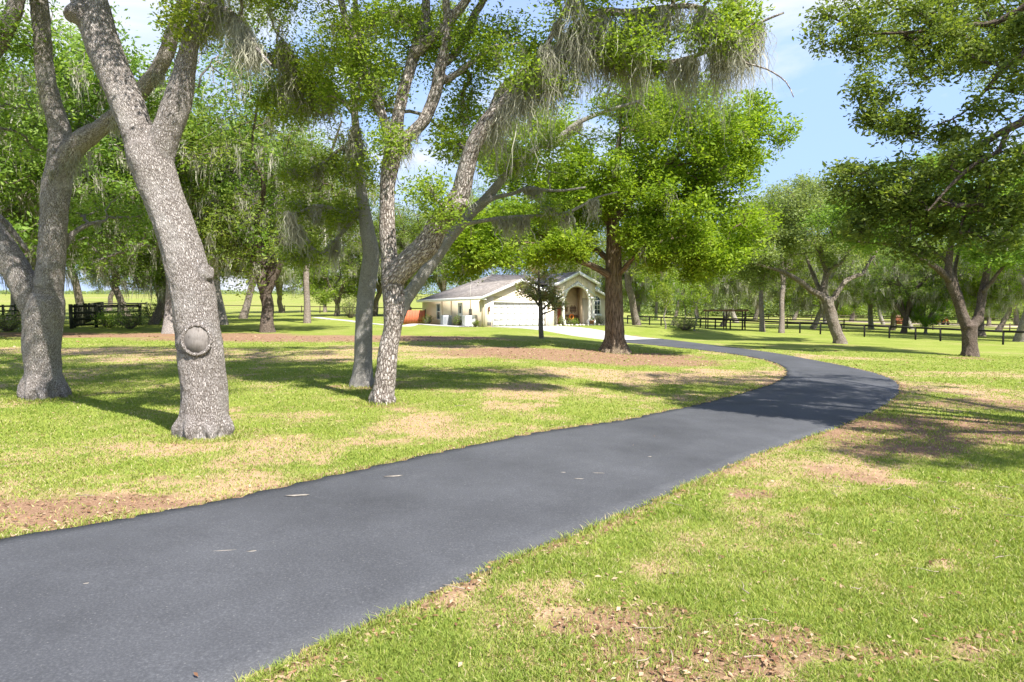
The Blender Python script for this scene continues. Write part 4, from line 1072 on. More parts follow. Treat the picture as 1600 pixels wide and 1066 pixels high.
shrub(ground(1008, 502), 2.0, 1.2, 'low shrub behind the right-hand fence beside the forked oak', 'leaf_oak', L=.2, n=300, seed=16)
shrub(ground(548, 497), 1.6, 2.4, 'dark shrub beside the pale path at left of the house', 'leaf_dark', L=.16, n=420, seed=17)

# timber arbour over the fence gate
ab = empty('garden_arbour', ground(1106, 514), -.12, 'brown timber arbour with flat beam over the fence gate', 'arbour')
for sx in (0, 2.15, 4.35):
    for sy in (0, 1.6):
        q = MB(); q.box(sx - .06, sx + .06, sy - .06, sy + .06, -.3, 2.25); q.build('post', M['fence_brown'], ab)
for sy in (0, 1.6):
    q = MB(); q.box(-.35, 4.75, sy - .09, sy - .03, 2.1, 2.27); q.build('beam', M['rust'], ab)
for i in range(9):
    q = MB(); q.box(-.25 + i * .6, -.18 + i * .6, -.35, 1.95, 2.27, 2.36); q.build('rafter', M['rust'], ab)
# red shed and tractor in the paddock
sh = empty('shed', ground(1403, 506.6), .1, 'small red-brown shed among the far right trees', 'shed')
q = MB(); q.box(-.95, .95, -.8, .8, 0, 1.55); q.build('wall', M['barn'], sh)
q = MB(); q.poly([(-1.1, -.95, 1.55), (1.1, -.95, 1.55), (1.1, .0, 1.9), (-1.1, .0, 1.9)], (0, 0, .06)); q.poly([(-1.1, .0, 1.9), (1.1, .0, 1.9), (1.1, .95, 1.55), (-1.1, .95, 1.55)], (0, 0, .06)); q.build('roof', M['rust'], sh)
q = MB(); q.box(-.35, .35, -.84, -.8, 0, 1.35); q.build('door', M['barn'], sh)
tr = empty('tractor', ground(1472, 507.5), .35, 'orange tractor with a pale flat canopy parked in the paddock', 'tractor')
q = MB(); q.box(-.2, 1.5, -.35, .35, .7, 1.25); q.box(1.5, 1.62, -.3, .3, .72, 1.15); q.build('hood', M['orange'], tr, bevel=.06)
q = MB(); q.box(-1.1, -.2, -.6, .6, .6, 1.05); q.build('body', M['orange'], tr, bevel=.05)
q = MB(); q.box(-.95, -.5, -.25, .25, 1.05, 1.2); q.box(-1.02, -.93, -.25, .25, 1.1, 1.6); q.build('seat', M['rubber'], tr)
for x_, y_, r_ in ((-.65, -.75, .62), (-.65, .75, .62), (1.15, -.5, .36), (1.15, .5, .36)):
    q = MB(); q.tube([(x_, y_ - .13, r_), (x_, y_ + .13, r_)], [r_, r_], 20); wh = q.build('wheel', M['rubber'], tr)
    q = MB(); q.tube([(x_, y_ - .145, r_), (x_, y_ + .145, r_)], [r_ * .55, r_ * .55], 16); q.build('rim', M['orange'], wh)
for x_ in (-1.05, .1):
    for y_ in (-.55, .55):
        q = MB(); q.box(x_ - .03, x_ + .03, y_ - .03, y_ + .03, 1.0, 2.15); q.build('canopy_post', M['darkmetal'], tr)
q = MB(); q.poly([(-2.6, -.9, 2.3), (.5, -.9, 2.1), (.5, .9, 2.1), (-2.6, .9, 2.3)], (0, 0, .08)); q.build('canopy', M['tin'], tr)
# ------------------------------------------------------------------ near oaks
def flare(base, r, n=6, reach=1.7, seed=0, h=.55):
    rng = np.random.default_rng(seed)
    def f(mb):
        for k in range(n):
            a = 2 * PI * (k + rng.uniform(-.3, .3)) / n; ln = r * reach * rng.uniform(.8, 1.15)
            d = np.array([math.cos(a), math.sin(a)])
            g0 = base[:2] + d * r * .55; g1 = base[:2] + d * ln
            pts = [(*g0, base[2] + h), (*(base[:2] + d * r * .85), base[2] + h * .45), (*(base[:2] + d * (r * .5 + ln * .5)), base[2] + .10), (*g1, base[2] - .10)]
            mb.tube(pts, [r * .36, r * .33, r * .22, r * .07], 10)
    return f
def vol(px, py, d, r, n): return (at(px, py, d), r, n)
OAKS = 'big near oaks on the lawn'

# T1: forked oak at the left edge
g = ground(68, 622); d = g[1]
T1 = [px_limb([(68, 640, 61.2), (68, 620, 55.8), (67, 595, 50.4), (66, 560, 50.4), (66, 520, 54.0), (70, 480, 55.8), (74, 462, 48.6)], d),
      px_limb([(72, 490, 45.0), (77, 440, 41.4), (82, 390, 38.7), (85, 340, 38.7), (88, 290, 41.4), (96, 245, 37.8), (93, 205, 31.5), (80, 155, 27.9), (70, 105, 26.1), (65, 50, 25.2), (62, 0, 24.3), (60, -60, 21.6), (66, -140, 18.0), (58, -210, 11.0)], d),
      px_limb([(92, 262, 30.6), (108, 240, 32.4), (130, 218, 29.7), (169, 191, 25.2), (218, 146, 24.3), (255, 94, 22.5), (274, 41, 19.8), (288, 0, 18.0), (302, -50, 14.0), (335, -110, 9.0)], d, -1.2),
      px_limb([(68, 508, 45.0), (46, 458, 43.2), (19, 412, 41.4), (-12, 365, 38.7), (-45, 310, 34.2), (-70, 240, 30.6), (-64, 170, 27.0), (-36, 110, 25.2), (-2, 68, 24.3), (18, 25, 23.4), (32, -25, 19.8), (52, -90, 15.0)], d, -.6),
      px_limb([(84, 400, 10.0), (98, 385, 12.0), (114, 365, 9.0), (140, 350, 6.0), (165, 345, 4.0)], d, .8),
      px_limb([(-45, 310, 19.8), (-20, 330, 16.0), (10, 350, 10.0), (45, 395, 7.0), (62, 405, 5.0)], d, 1.0)]
mp = d / F
build_tree('oak_tree', g, T1, [vol(60, -260, d, (3.6, 3.6, 1.9), 130), vol(120, -190, d + 5, (4.2, 3.6, 1.3), 220), vol(300, -170, d - 1, (2.6, 2.6, 1.3), 90), vol(-120, -120, d, (3, 3, 2), 90), vol(20, 190, d + 1.8, (1.4, 1.2, 1.0), 26), vol(-90, 60, d - 1, (1.5, 1.5, 1.2), 30), vol(170, 330, d + 1.4, (.9, .9, .45), 14), vol(205, 140, d - .6, (.6, .6, .4), 8)],
           'thick grey oak forking low into two stems at the left edge of the lawn', group=OAKS, seed=11, moss=[(1, .42, .55, 18, 1.1), (2, .05, .35, 18, 1.0), (1, .3, .45, 8, .8), (2, .4, .9, 20, .9), (5, .3, .9, 6, .6), (4, .5, 1, 3, .5)], moss_frac=.05, moss_S=34, moss_w=.006, moss_spread=.055,
           extra=flare(g, .46, 7, 1.12, 1), voxel=.04, bump=.028, leaf_n=110, leaf_L=.09, dens=1.6)

# T2: the nearest oak with the sawn scar
g = ground(322, 680); d = g[1]
T2 = [px_limb([(322, 700, 88), (322, 680, 80), (320, 655, 72), (318, 600, 68), (313, 545, 68), (307, 500, 66), (300, 450, 66), (288, 400, 63), (271, 350, 61), (252, 300, 60), (238, 258, 66), (230, 228, 66)], d),
      px_limb([(237, 258, 54), (216, 208, 50), (194, 150, 50), (178, 110, 50), (163, 75, 51), (150, 35, 51), (139, 0, 51), (120, -50, 44), (95, -110, 36), (60, -180, 24), (40, -240, 14)], d, .3),
      px_limb([(241, 258, 50), (262, 203, 43), (279, 150, 40), (291, 100, 31), (297, 70, 28), (307, 37, 26), (322, 0, 24), (345, -40, 20), (380, -90, 15), (420, -150, 9)], d, -.4),
      px_limb([(304, 45, 14), (325, 22, 11), (352, 15, 9), (380, 40, 7), (402, 76, 6), (424, 102, 4)], d, -.9),
      px_limb([(128, 18, 36), (116, 22, 30), (110, 26, 22)], d, -.2),
      px_limb([(295, 440, 40), (314, 428, 32), (328, 424, 23)], d, -.15),
      px_limb([(304, 538, 58), (306, 534, 54), (308, 531, 44)], d, -.30)]
def t2x(mb): flare(g, .47, 7, 1.08, 2, .35)(mb)
r2, tr2 = build_tree('oak_tree', g, T2, [vol(60, -300, d, (3.2, 3.2, 1.6), 120), vol(220, -330, d + 2, (4, 3.6, 1.4), 190), vol(330, -190, d, (2.8, 2.6, 1.3), 110), vol(325, 22, d - .4, (.5, .3, .24), 9), vol(285, 50, d - .3, (.25, .2, .2), 3), vol(400, -40, d - .8, (.8, .6, .3), 20), vol(-60, -200, d, (2.2, 2.2, 1.4), 60)],
           'pale grey oak with a round sawn scar on its lower trunk, nearest the drive', group=OAKS, seed=12, leaf='leaf_fresh', moss=[(2, .52, .72, 22, .95), (3, 0.05, .6, 50, .85), (3, .55, 1.0, 30, 1.5), (2, .12, .35, 5, .35)], moss_frac=.09, moss_S=40, moss_w=.0042, moss_spread=.05,
           extra=t2x, voxel=.035, leaf_n=100, leaf_L=.08, cl_r=.45, dens=1.6, bump=.024, start=[.8, .5, .3, .1, 1, 1, 1])
# sawn disc with a raised callus ring
c0 = at(305, 531, d - .36 - .02); nrm = np.array([.24, -1.0, .10]); nrm /= np.linalg.norm(nrm)
c0 = at(307, 531, d - .385)
sa = np.cross(nrm, [0, 0, 1]); sa /= np.linalg.norm(sa); sb = np.cross(sa, nrm)
scar_c = c0 - g
def disc(rx, ry, off, k=28): return [scar_c + nrm * off + sa * rx * math.cos(a) + sb * ry * math.sin(a) for a in np.linspace(0, 2 * PI, k, endpoint=False)]
m, nt, out = new_mat('sawn_wood'); t = NT(nt)
tc = t.n('ShaderNodeTexCoord'); mpn = t.n('ShaderNodeMapping'); mpn.inputs['Location'].default_value = tuple(-scar_c); t.l(tc, 'Object', mpn, 0)
mp2 = t.n('ShaderNodeMapping'); mp2.inputs['Scale'].default_value = (34, 34, 7); mp2.inputs['Rotation'].default_value = (0, .25, 0); t.l(mpn, 0, mp2, 0)
wv = t.n('ShaderNodeTexNoise', i_Scale=1.0, i_Detail=5.0, i_Roughness=.7); t.l(mp2, 0, wv, 'Vector')
no = t.n('ShaderNodeTexNoise', i_Scale=6.0, i_Detail=5.0); t.l(mpn, 0, no, 'Vector')
ra_ = t.ramp([(.30, (.07, .058, .05)), (.42, (.19, .17, .155)), (.75, (.27, .245, .23))]); t.l(wv, 0, ra_, 0)
rb_ = t.ramp([(.3, .75), (.7, 1.15)]); t.l(no, 0, rb_, 0); cc_ = t.mix((ra_, 0), (rb_, 0), blend='MULTIPLY', f=1.0)
bs = t.n('ShaderNodeBsdfPrincipled', i_Roughness=1.0); bs.inputs['Specular IOR Level'].default_value = 0; t.l(cc_, 2, bs, 'Base Color'); t.l(bs, 0, out, 0); M['sawn'] = m
q = MB(); q.poly(disc(.215, .25, -.25), nrm * .25); q.build('sawn_scar', M['sawn'], tr2)
q = MB(); ring = disc(.235, .262, -.005, 40); ring.append(ring[0]); q.tube(ring, .032 + .006 * np.sin(np.arange(41) * 1.9), 8, cap=False)
cal = q.mesh('callus', True); at_ = cal.attributes.new('bark', 'FLOAT_VECTOR', 'POINT'); vv = np.zeros(len(cal.vertices) * 3, np.float32); cal.vertices.foreach_get('co', vv); at_.data.foreach_set('vector', vv)
link('callus_ring', cal, M['bark'], tr2)
T2G, T2D = g, d

# T3: twisted oak right of the grey one
g = ground(598, 630); d = g[1]
T3 = [px_limb([(597, 642, 40), (598, 628, 37), (602, 590, 33), (607, 545, 30), (613, 515, 29), (616, 485, 34), (614, 455, 34), (613, 435, 36)], d),
      px_limb([(612, 445, 30), (609, 410, 27), (606, 370, 26), (605, 338, 24), (606, 290, 24), (612, 250, 27), (620, 212, 27)], d),
      px_limb([(612, 225, 16), (600, 188, 15), (585, 143, 15), (566, 98, 14), (550, 56, 13), (537, 19, 11), (530, -15, 10), (518, -70, 7), (505, -120, 5)], d, .6),
      px_limb([(620, 215, 22), (622, 180, 19), (634, 131, 18), (648, 83, 18), (661, 49, 16), (666, 10, 14), (664, -40, 11), (670, -110, 7)], d, .3),
      px_limb([(650, 86, 15), (666, 66, 16), (687, 49, 15), (710, 24, 15), (728, 2, 14), (750, -40, 11), (775, -100, 7)], d, -.5),
      px_limb([(622, 228, 20), (641, 210, 19), (664, 186, 19), (681, 143, 19), (686, 113, 18), (696, 75, 16), (700, 37, 14), (697, -5, 12), (705, -80, 7)], d, -.3),
      px_limb([(692, 100, 13), (706, 90, 13), (724, 62, 12), (740, 25, 12), (757, -3, 11), (775, -60, 7)], d, .5),
      px_limb([(688, 128, 12), (704, 122, 11), (726, 106, 10), (756, 83, 8), (776, 72, 5), (800, 70, 4)], d, -.4),
      px_limb([(610, 440, 36), (628, 420, 37), (644, 403, 37), (668, 382, 38), (684, 352, 35), (702, 330, 33), (720, 302, 30), (729, 265, 27), (738, 233, 25), (753, 203, 25), (779, 169, 23), (802, 148, 22), (830, 118, 19), (868, 82, 17), (900, 45, 15), (935, 20, 13), (985, 20, 12), (1040, 12, 10), (1085, 10, 8), (1120, 25, 6), (1150, 50, 5), (1180, 35, 4)], d, -2.2),
      px_limb([(768, 184, 16), (781, 150, 18), (795, 130, 15), (820, 112, 13), (845, 98, 10), (880, 92, 9), (930, 80, 9), (985, 88, 9), (1035, 98, 8), (1090, 86, 7), (1145, 58, 6), (1195, 32, 4), (1225, 20, 3)], d, -1.6),
      px_limb([(838, 108, 9), (860, 60, 8), (880, 20, 7), (905, -20, 5), (930, -50, 4)], d - 1.6, -.5),
      px_limb([(1145, 60, 4), (1160, 95, 3), (1198, 108, 2.5), (1228, 128, 2), (1240, 152, 1.5)], d - 1.7, -.2),
      px_limb([(708, 325, 22), (722, 318, 17), (731, 316, 13)], d - .9, -.1),
      px_limb([(700, 335, 14), (692, 322, 9), (680, 310, 6), (672, 290, 4)], d - .9, -.5)]
r3, tr3 = build_tree('oak_tree', g, T3, [vol(640, -230, d, (3.4, 3.2, 1.6), 150), vol(480, -150, d, (1.8, 2.0, 1.4), 60), vol(860, -130, d - 1, (3.0, 2.2, 1.3), 120), vol(930, 40, d - 1.6, (1.3, .7, .5), 30), vol(1090, 45, d - 1.8, (1.3, .8, .5), 22), vol(1140, 10, d - 1.8, (.9, .7, .4), 16), vol(860, 120, d - 1.2, (.8, .6, .5), 20), vol(990, 85, d - 1.6, (.6, .5, .25), 20),
            vol(600, 60, d, (1.3, .9, 1.1), 36), vol(790, 90, d, (1.1, .8, .9), 34), vol(700, 90, d + .6, (1.2, .8, 1.0), 20), vol(740, 190, d + .8, (.9, .7, .8), 16), vol(672, 300, d - 1.0, (.42, .3, .3), 9), vol(690, 330, d - 1.0, (.35, .3, .15), 5), vol(605, 235, d - .4, (.5, .3, .3), 8), vol(540, 120, d + .6, (.9, .8, .8), 22), vol(1010, -60, d - 1.8, (1.6, 1.0, .6), 40), vol(960, -190, d - 1, (2.6, 2.2, 1.1), 110), vol(1150, -150, d - .5, (2.4, 2.2, 1.0), 100), vol(705, 210, d, (.6, .5, .5), 10)],
           'twisted grey oak with deep-furrowed bark and a long mossy arching limb toward the drive', group=OAKS, seed=13, leaf='leaf_fresh', bark='bark_furrow', flute=None,
           moss=[(8, .5, .98, 240, 1.7), (9, .02, .95, 260, 1.6), (10, .0, .9, 40, 1.2), (1, .82, 1.0, 16, .8), (5, .05, .35, 22, .85), (8, .22, .34, 12, 1.0), (8, .36, .56, 14, .9), (3, .3, .9, 16, .55), (6, .2, .9, 10, .5), (2, .4, .9, 12, .5), (1, .2, .8, 10, .5)], moss_frac=.10, moss_len=.6, moss_S=30, moss_w=.0055, moss_spread=.06,
           extra=flare(g, .29, 6, 1.25, 3, .3), voxel=.033, leaf_n=100, leaf_L=.09, cl_r=.46, dens=1.6, bump=.016, start=[.9, .5, .3, .3, .3, .3, .3, .2, .3, .1, .1, .1, 1, .2])

# T4: smooth grey oak behind it
g = ground(567, 603); d = g[1]
T4 = [px_limb([(563, 616, 46), (565, 602, 40), (567, 575, 30), (568, 530, 27.5), (570, 480, 27), (576, 430, 27), (580, 395, 26), (574, 360, 23), (569, 325, 19), (563, 285, 15), (561, 240, 13), (555, 190, 12), (552, 140, 11), (553, 80, 10), (556, 20, 9), (552, -50, 7), (560, -120, 5)], d),
      px_limb([(562, 330, 12), (545, 335, 8), (518, 325, 6), (492, 322, 5), (468, 332, 4)], d, -.6),
      px_limb([(560, 250, 9), (535, 232, 6), (512, 250, 5), (490, 262, 4), (470, 265, 3)], d, .5),
      px_limb([(555, 180, 9), (520, 140, 6), (490, 110, 5), (462, 95, 4), (440, 60, 3)], d, -.4),
      px_limb([(556, 340, 8), (520, 380, 6), (498, 395, 5), (470, 360, 4), (450, 330, 3)], d, -1.2)]
build_tree('oak_tree', g, T4, [vol(560, -150, d, (3.2, 3.0, 1.5), 110), vol(420, -130, d + 4, (4.4, 3.6, 1.3), 220), vol(700, -130, d + 4, (3.6, 3.0, 1.2), 90), vol(480, 60, d, (2.2, 1.6, 1.7), 100), vol(470, 185, d, (1.6, 1.0, 1.2), 44), vol(520, 262, d, (1.2, .9, .7), 30), vol(500, 345, d, (1.3, 1.0, .6), 28), vol(600, 120, d, (1.1, .9, 1.3), 26), vol(640, 60, d + .5, (1.2, .9, 1.0), 26), vol(700, 40, d + 1, (1.0, 1., .9), 18), vol(450, 390, d - .6, (.8, .6, .4), 16), vol(735, 200, d + 1, (1.0, .8, .7), 16)],
           'slender smooth grey oak standing close behind the twisted oak, in dappled light', group=OAKS, seed=14, leaf='leaf_fresh', bark='bark_grey',
           moss=[(1, .2, 1, 26, .9), (2, .3, 1, 24, .9), (3, .3, 1, 80, 2.0), (4, .3, 1, 40, 1.3), (0, .55, .95, 50, 1.4)], moss_frac=.16, moss_len=.8, moss_S=26, moss_w=.008, moss_spread=.07,
           extra=flare(g, .27, 5, 1.7, 4, .35), voxel=.035, leaf_n=110, leaf_L=.09, cl_r=.44, dens=1.5, bump=.008, start=[.5, .1, .1, .1, .1])

# T4b: slim oak hidden behind the twisted one, only its slanting limb shows
g = ground(601, 611); d = g[1]
T4B = [px_limb([(600, 618, 26), (602, 608, 24), (607, 570, 21), (612, 535, 20), (618, 508, 21), (626, 486, 21), (634, 468, 21), (650, 445, 20), (668, 420, 19), (686, 396, 19), (706, 368, 18), (738, 331, 17), (760, 311, 16), (800, 262, 12), (838, 232, 10), (875, 213, 9), (905, 191, 8), (950, 173, 6), (1002, 157, 3)], d, 1.4),
       px_limb([(752, 318, 11), (776, 308, 8), (800, 303, 7), (826, 294, 6), (850, 297, 5), (878, 298, 4), (915, 293, 3)], d + .8, -.2),
       px_limb([(722, 350, 9), (750, 346, 7), (782, 341, 6), (830, 338, 6), (862, 336, 5), (888, 332, 5), (912, 320, 4), (935, 308, 3), (965, 300, 2)], d + .7, -.6)]
build_tree('oak_tree', g, T4B, [vol(845, 250, d + .8, (1.5, .8, .7), 24), vol(860, 330, d + .6, (1.5, .7, .35), 20), vol(960, 200, d + 1.0, (1.2, .7, .6), 16), vol(780, 230, d + 1, (.9, .7, .7), 10)],
           'slim grey oak hidden behind the twisted oak, its long mossy limb slanting right', group=OAKS, seed=24, leaf='leaf_fresh', bark='bark_grey',
           moss=[(2, .05, .9, 60, .85), (1, .1, .9, 26, .55), (0, .55, .95, 34, .7)], moss_frac=.12, moss_len=.6, moss_S=26, moss_w=.007, moss_spread=.07,
           voxel=.035, leaf_n=80, leaf_L=.085, cl_r=.40, bump=.008, start=[.55, .1, .1], dens=1.3)

# T5: the big oak by the drive in the middle
g = ground(960, 551); d = g[1]
T5 = [px_limb([(960, 558, 62), (960, 550, 50), (960, 535, 33), (960, 510, 28), (959, 480, 27), (959, 440, 25), (959, 410, 24), (959, 378, 22), (958, 340, 18), (960, 300, 14), (964, 250, 10), (970, 200, 6)], d),
      px_limb([(956, 432, 12), (946, 427, 11), (929, 417, 10), (912, 410, 9), (899, 406, 9), (872, 393, 7), (840, 382, 5), (800, 378, 4), (760, 385, 3)], d, -2.5),
      px_limb([(956, 412, 10), (946, 402, 9), (933, 391, 9), (922, 391, 8), (910, 396, 7), (884, 390, 6), (850, 370, 5), (820, 350, 3)], d, 2.0),
      px_limb([(962, 432, 9), (974, 421, 8), (989, 404, 7), (1003, 393, 6), (1030, 380, 5), (1065, 370, 4), (1100, 365, 3)], d, -2),
      px_limb([(959, 360, 13), (940, 330, 11), (910, 300, 9), (870, 270, 6), (830, 250, 4)], d, 1.5),
      px_limb([(959, 345, 13), (990, 310, 11), (1030, 270, 9), (1075, 230, 7), (1120, 190, 4)], d, -1.5),
      px_limb([(959, 370, 11), (1000, 345, 9), (1050, 325, 7), (1100, 310, 5), (1150, 300, 3)], d, 2.0)]
mm = d / F
build_tree('oak_tree', g, T5, [vol(960, 240, d, (5.2, 4.6, 4.2), 190), vol(1085, 235, d - .5, (4.0, 3.6, 3.8), 170), vol(1160, 230, d, (2.2, 2.6, 2.8), 50), vol(1085, 345, d - 1.5, (4.0, 2.8, 2.6), 150), vol(1065, 392, d - 1.5, (2.6, 2.2, 1.3), 50), vol(1125, 410, d - 1.5, (1.6, 1.6, 1.4), 34), vol(850, 270, d, (4.0, 3.4, 3.2), 130), vol(780, 365, d - 2, (3.2, 2.4, 2.0), 110), vol(735, 400, d - 1, (1.6, 1.8, 1.0), 36), vol(850, 375, d - 2, (2.4, 2.0, 1.4), 60), vol(910, 290, d - 2, (2.8, 2.0, 1.8), 70), vol(990, 320, d + 1, (3.2, 3, 2.4), 70), vol(1020, 170, d, (2.6, 2.4, 1.8), 50)],
           'large lime-green oak with reddish furrowed trunk, standing before the house', group=OAKS, seed=15, leaf='leaf_lime', bark='bark_brown', dens=1.75, clump=9, leaf_L=.185, leaf_n=84, cl_r=.58, rt=.012, flute=.10,
           moss_frac=.02, moss_len=1.2, moss_w=.02, moss_S=14, extra=flare(g, .50, 8, 1.5, 5, .6), voxel=.05, bump=.02, start=[.7, .3, .3, .3, .2, .2, .2], thin=.09)

# T6, T7: oaks on the right lawn
g = ground(1515, 557); d = g[1]
T6 = [px_limb([(1516, 566, 31.3), (1516, 556, 26.1), (1515, 540, 21.8), (1515, 520, 21.8), (1514, 508, 24.4)], d),
      px_limb([(1512, 514, 17.4), (1504, 492, 15.7), (1497, 470, 14.8), (1490, 452, 14.8), (1483, 434, 13.9), (1482, 420, 11.3), (1484, 395, 9.6), (1486, 370, 7.8), (1488, 330, 5.2)], d),
      px_limb([(1487, 444, 9.6), (1476, 430, 9.6), (1456, 414, 8.7), (1430, 399, 7.8), (1404, 386, 7.0), (1375, 380, 5.2), (1340, 378, 3.5)], d, -1.5),
      px_limb([(1492, 456, 7.8), (1488, 430, 7.0), (1480, 410, 6.1), (1462, 395, 5.2), (1440, 370, 3.5)], d, 1.5),
      px_limb([(1505, 488, 7.8), (1503, 470, 7.8), (1495, 445, 7.0), (1492, 425, 6.1), (1500, 390, 5.2), (1520, 350, 3.5)], d, 2),
      px_limb([(1516, 512, 15.7), (1527, 500, 14.8), (1532, 480, 12.2), (1535, 460, 12.2), (1541, 430, 10.4), (1545, 405, 9.6), (1549, 375, 7.8), (1553, 330, 5.2)], d, .5),
      px_limb([(1536, 456, 7.0), (1550, 440, 6.1), (1565, 420, 5.2), (1590, 400, 3.5)], d, -1)]
build_tree('oak_tree', g, T6, [vol(1480, 310, d, (4.0, 3.6, 1.8), 130), vol(1370, 350, d - 1, (3.2, 2.6, 1.3), 110), vol(1330, 330, d - 1, (1.8, 1.6, 1.0), 40), vol(1570, 300, d, (3.2, 3.2, 2.2), 100), vol(1560, 390, d - 1, (1.8, 1.6, .9), 30), vol(1440, 250, d, (3, 2.4, 1.2), 50)],
           'dark-barked oak forking low on the right lawn, nearest the right edge', group='oaks on the right lawn', seed=16, leaf='leaf_oak', bark='bark_dark', dens=1.8, clump=8, leaf_L=.16, leaf_n=84, cl_r=.58, rt=.012,
           moss_frac=.03, moss_len=.9, moss_w=.02, moss_S=14, extra=flare(g, .40, 7, 1.25, 6, .4), voxel=.05, bump=.03, start=[1, .5, .2, .3, .3, .4, .2], thin=.09)
g = ground(1312, 537); d = g[1]
T7 = [px_limb([(1314, 546, 25.2), (1313, 536, 20.7), (1308, 522, 17.1), (1302, 505, 17.1), (1297, 485, 16.2), (1291, 466, 17.1)], d),
      px_limb([(1292, 472, 11.7), (1281, 461, 9.9), (1268, 454, 9.0), (1255, 443, 8.1), (1244, 436, 8.1), (1224, 425, 6.3), (1200, 418, 4.5), (1180, 412, 2.7)], d, -1.5),
      px_limb([(1292, 470, 11.7), (1287, 455, 10.8), (1289, 440, 9.9), (1291, 424, 8.1), (1285, 405, 7.2), (1280, 375, 5.4), (1275, 340, 3.6)], d),
      px_limb([(1297, 474, 9.0), (1306, 461, 8.1), (1320, 441, 7.2), (1336, 432, 7.2), (1348, 427, 6.3), (1357, 412, 5.4), (1370, 395, 3.6)], d, 1),
      px_limb([(1290, 435, 6.3), (1300, 420, 6.3), (1315, 410, 5.4), (1325, 395, 4.5), (1340, 370, 2.7)], d, -1),
      px_limb([(1284, 462, 6.3), (1275, 440, 6.3), (1266, 418, 5.4), (1255, 390, 3.6)], d, 2)]
build_tree('oak_tree', g, T7, [vol(1280, 350, d, (4.6, 4.4, 3.0), 150), vol(1200, 390, d - 1, (2.8, 2.4, 1.6), 70), vol(1370, 370, d + 1, (2.8, 2.6, 1.6), 60), vol(1240, 320, d, (3, 3, 2), 70), vol(1180, 430, d, (1.6, 1.6, .8), 20)],
           'spreading pale-leaved oak with a leaning trunk on the right lawn before the rail fence', group='oaks on the right lawn', seed=17, leaf='leaf_pale', bark='bark_far', dens=2.2, clump=8, leaf_L=.17, leaf_n=90, cl_r=.66, rt=.012,
           moss_frac=.06, moss_len=1.3, moss_w=.03, moss_S=14, extra=flare(g, .40, 7, 1.25, 7, .4), voxel=.055, bump=.03, start=[1, .3, .4, .3, .2, .2], thin=.10)

# T8: oak standing just outside the right of the picture, its limbs reach into it
g = np.array([16.2, 11.4, float(gz(16.2, 11.4))])
def wl(*pts): return np.array([[*p[:3], p[3]] for p in pts])
def A(px, py, d_, r): return (*at(px, py, d_), r)
tp8 = (15.8, 11.8, 3.3)
T8 = [wl((*g[:2], g[2] - .3, .62), (*g[:2], g[2] + .1, .52), (16.1, 11.5, 1.2, .42), (15.9, 11.7, 2.5, .40), (*tp8, .42)),
      wl((15.9, 11.7, 2.9, .30), (14.4, 12.2, 4.6, .22), (12.4, 12.8, 5.8, .16), A(1640, 172, 13.0, .10), A(1600, 190, 13.1, .088), A(1566, 206, 13.2, .075), A(1530, 229, 13.4, .06), A(1500, 251, 13.7, .042), A(1464, 275, 14.1, .03), A(1430, 300, 14.5, .015)),
      wl(A(1574, 203, 13.2, .05), A(1571, 212, 13.2, .052), A(1558, 238, 13.0, .045), A(1520, 259, 12.9, .036), A(1486, 289, 12.8, .03), A(1450, 330, 12.8, .012)),
      wl((15.8, 11.8, 3.2, .28), (14.4, 12.6, 5.8, .2), A(1660, 50, 13.4, .10), A(1600, 84, 13.6, .065), A(1568, 109, 13.8, .055), A(1538, 143, 14.0, .035), A(1500, 180, 14.3, .02), A(1450, 200, 14.6, .01)),
      wl((15.7, 11.8, 3.4, .26), (14.6, 13.0, 6.6, .2), A(1680, -30, 14.2, .12), A(1600, 11, 14.5, .075), A(1553, 36, 14.8, .06), A(1500, 40, 15.0, .05), A(1430, 50, 15.2, .035), A(1350, 55, 15.5, .02), A(1300, 70, 15.8, .01)),
      wl((15.8, 11.8, 3.3, .28), (17.5, 10.0, 6.0, .2), (18.5, 8.0, 8.0, .12), (19.5, 6.5, 9.0, .05)),
      wl((15.8, 11.8, 3.3, .28), (16.5, 14, 6.5, .2), (16.5, 17, 8.5, .12), (16, 19.5, 9.5, .05)),
      wl((15.8, 11.8, 3.3, .30), (14.5, 10.4, 6.3, .2), (12.8, 9.2, 8.2, .12), (11.5, 8.6, 9.2, .05)),
      wl((15.8, 11.8, 3.4, .30), (15.6, 12.4, 7.0, .2), (15.0, 13.2, 9.5, .1), (14, 14, 11, .04))]
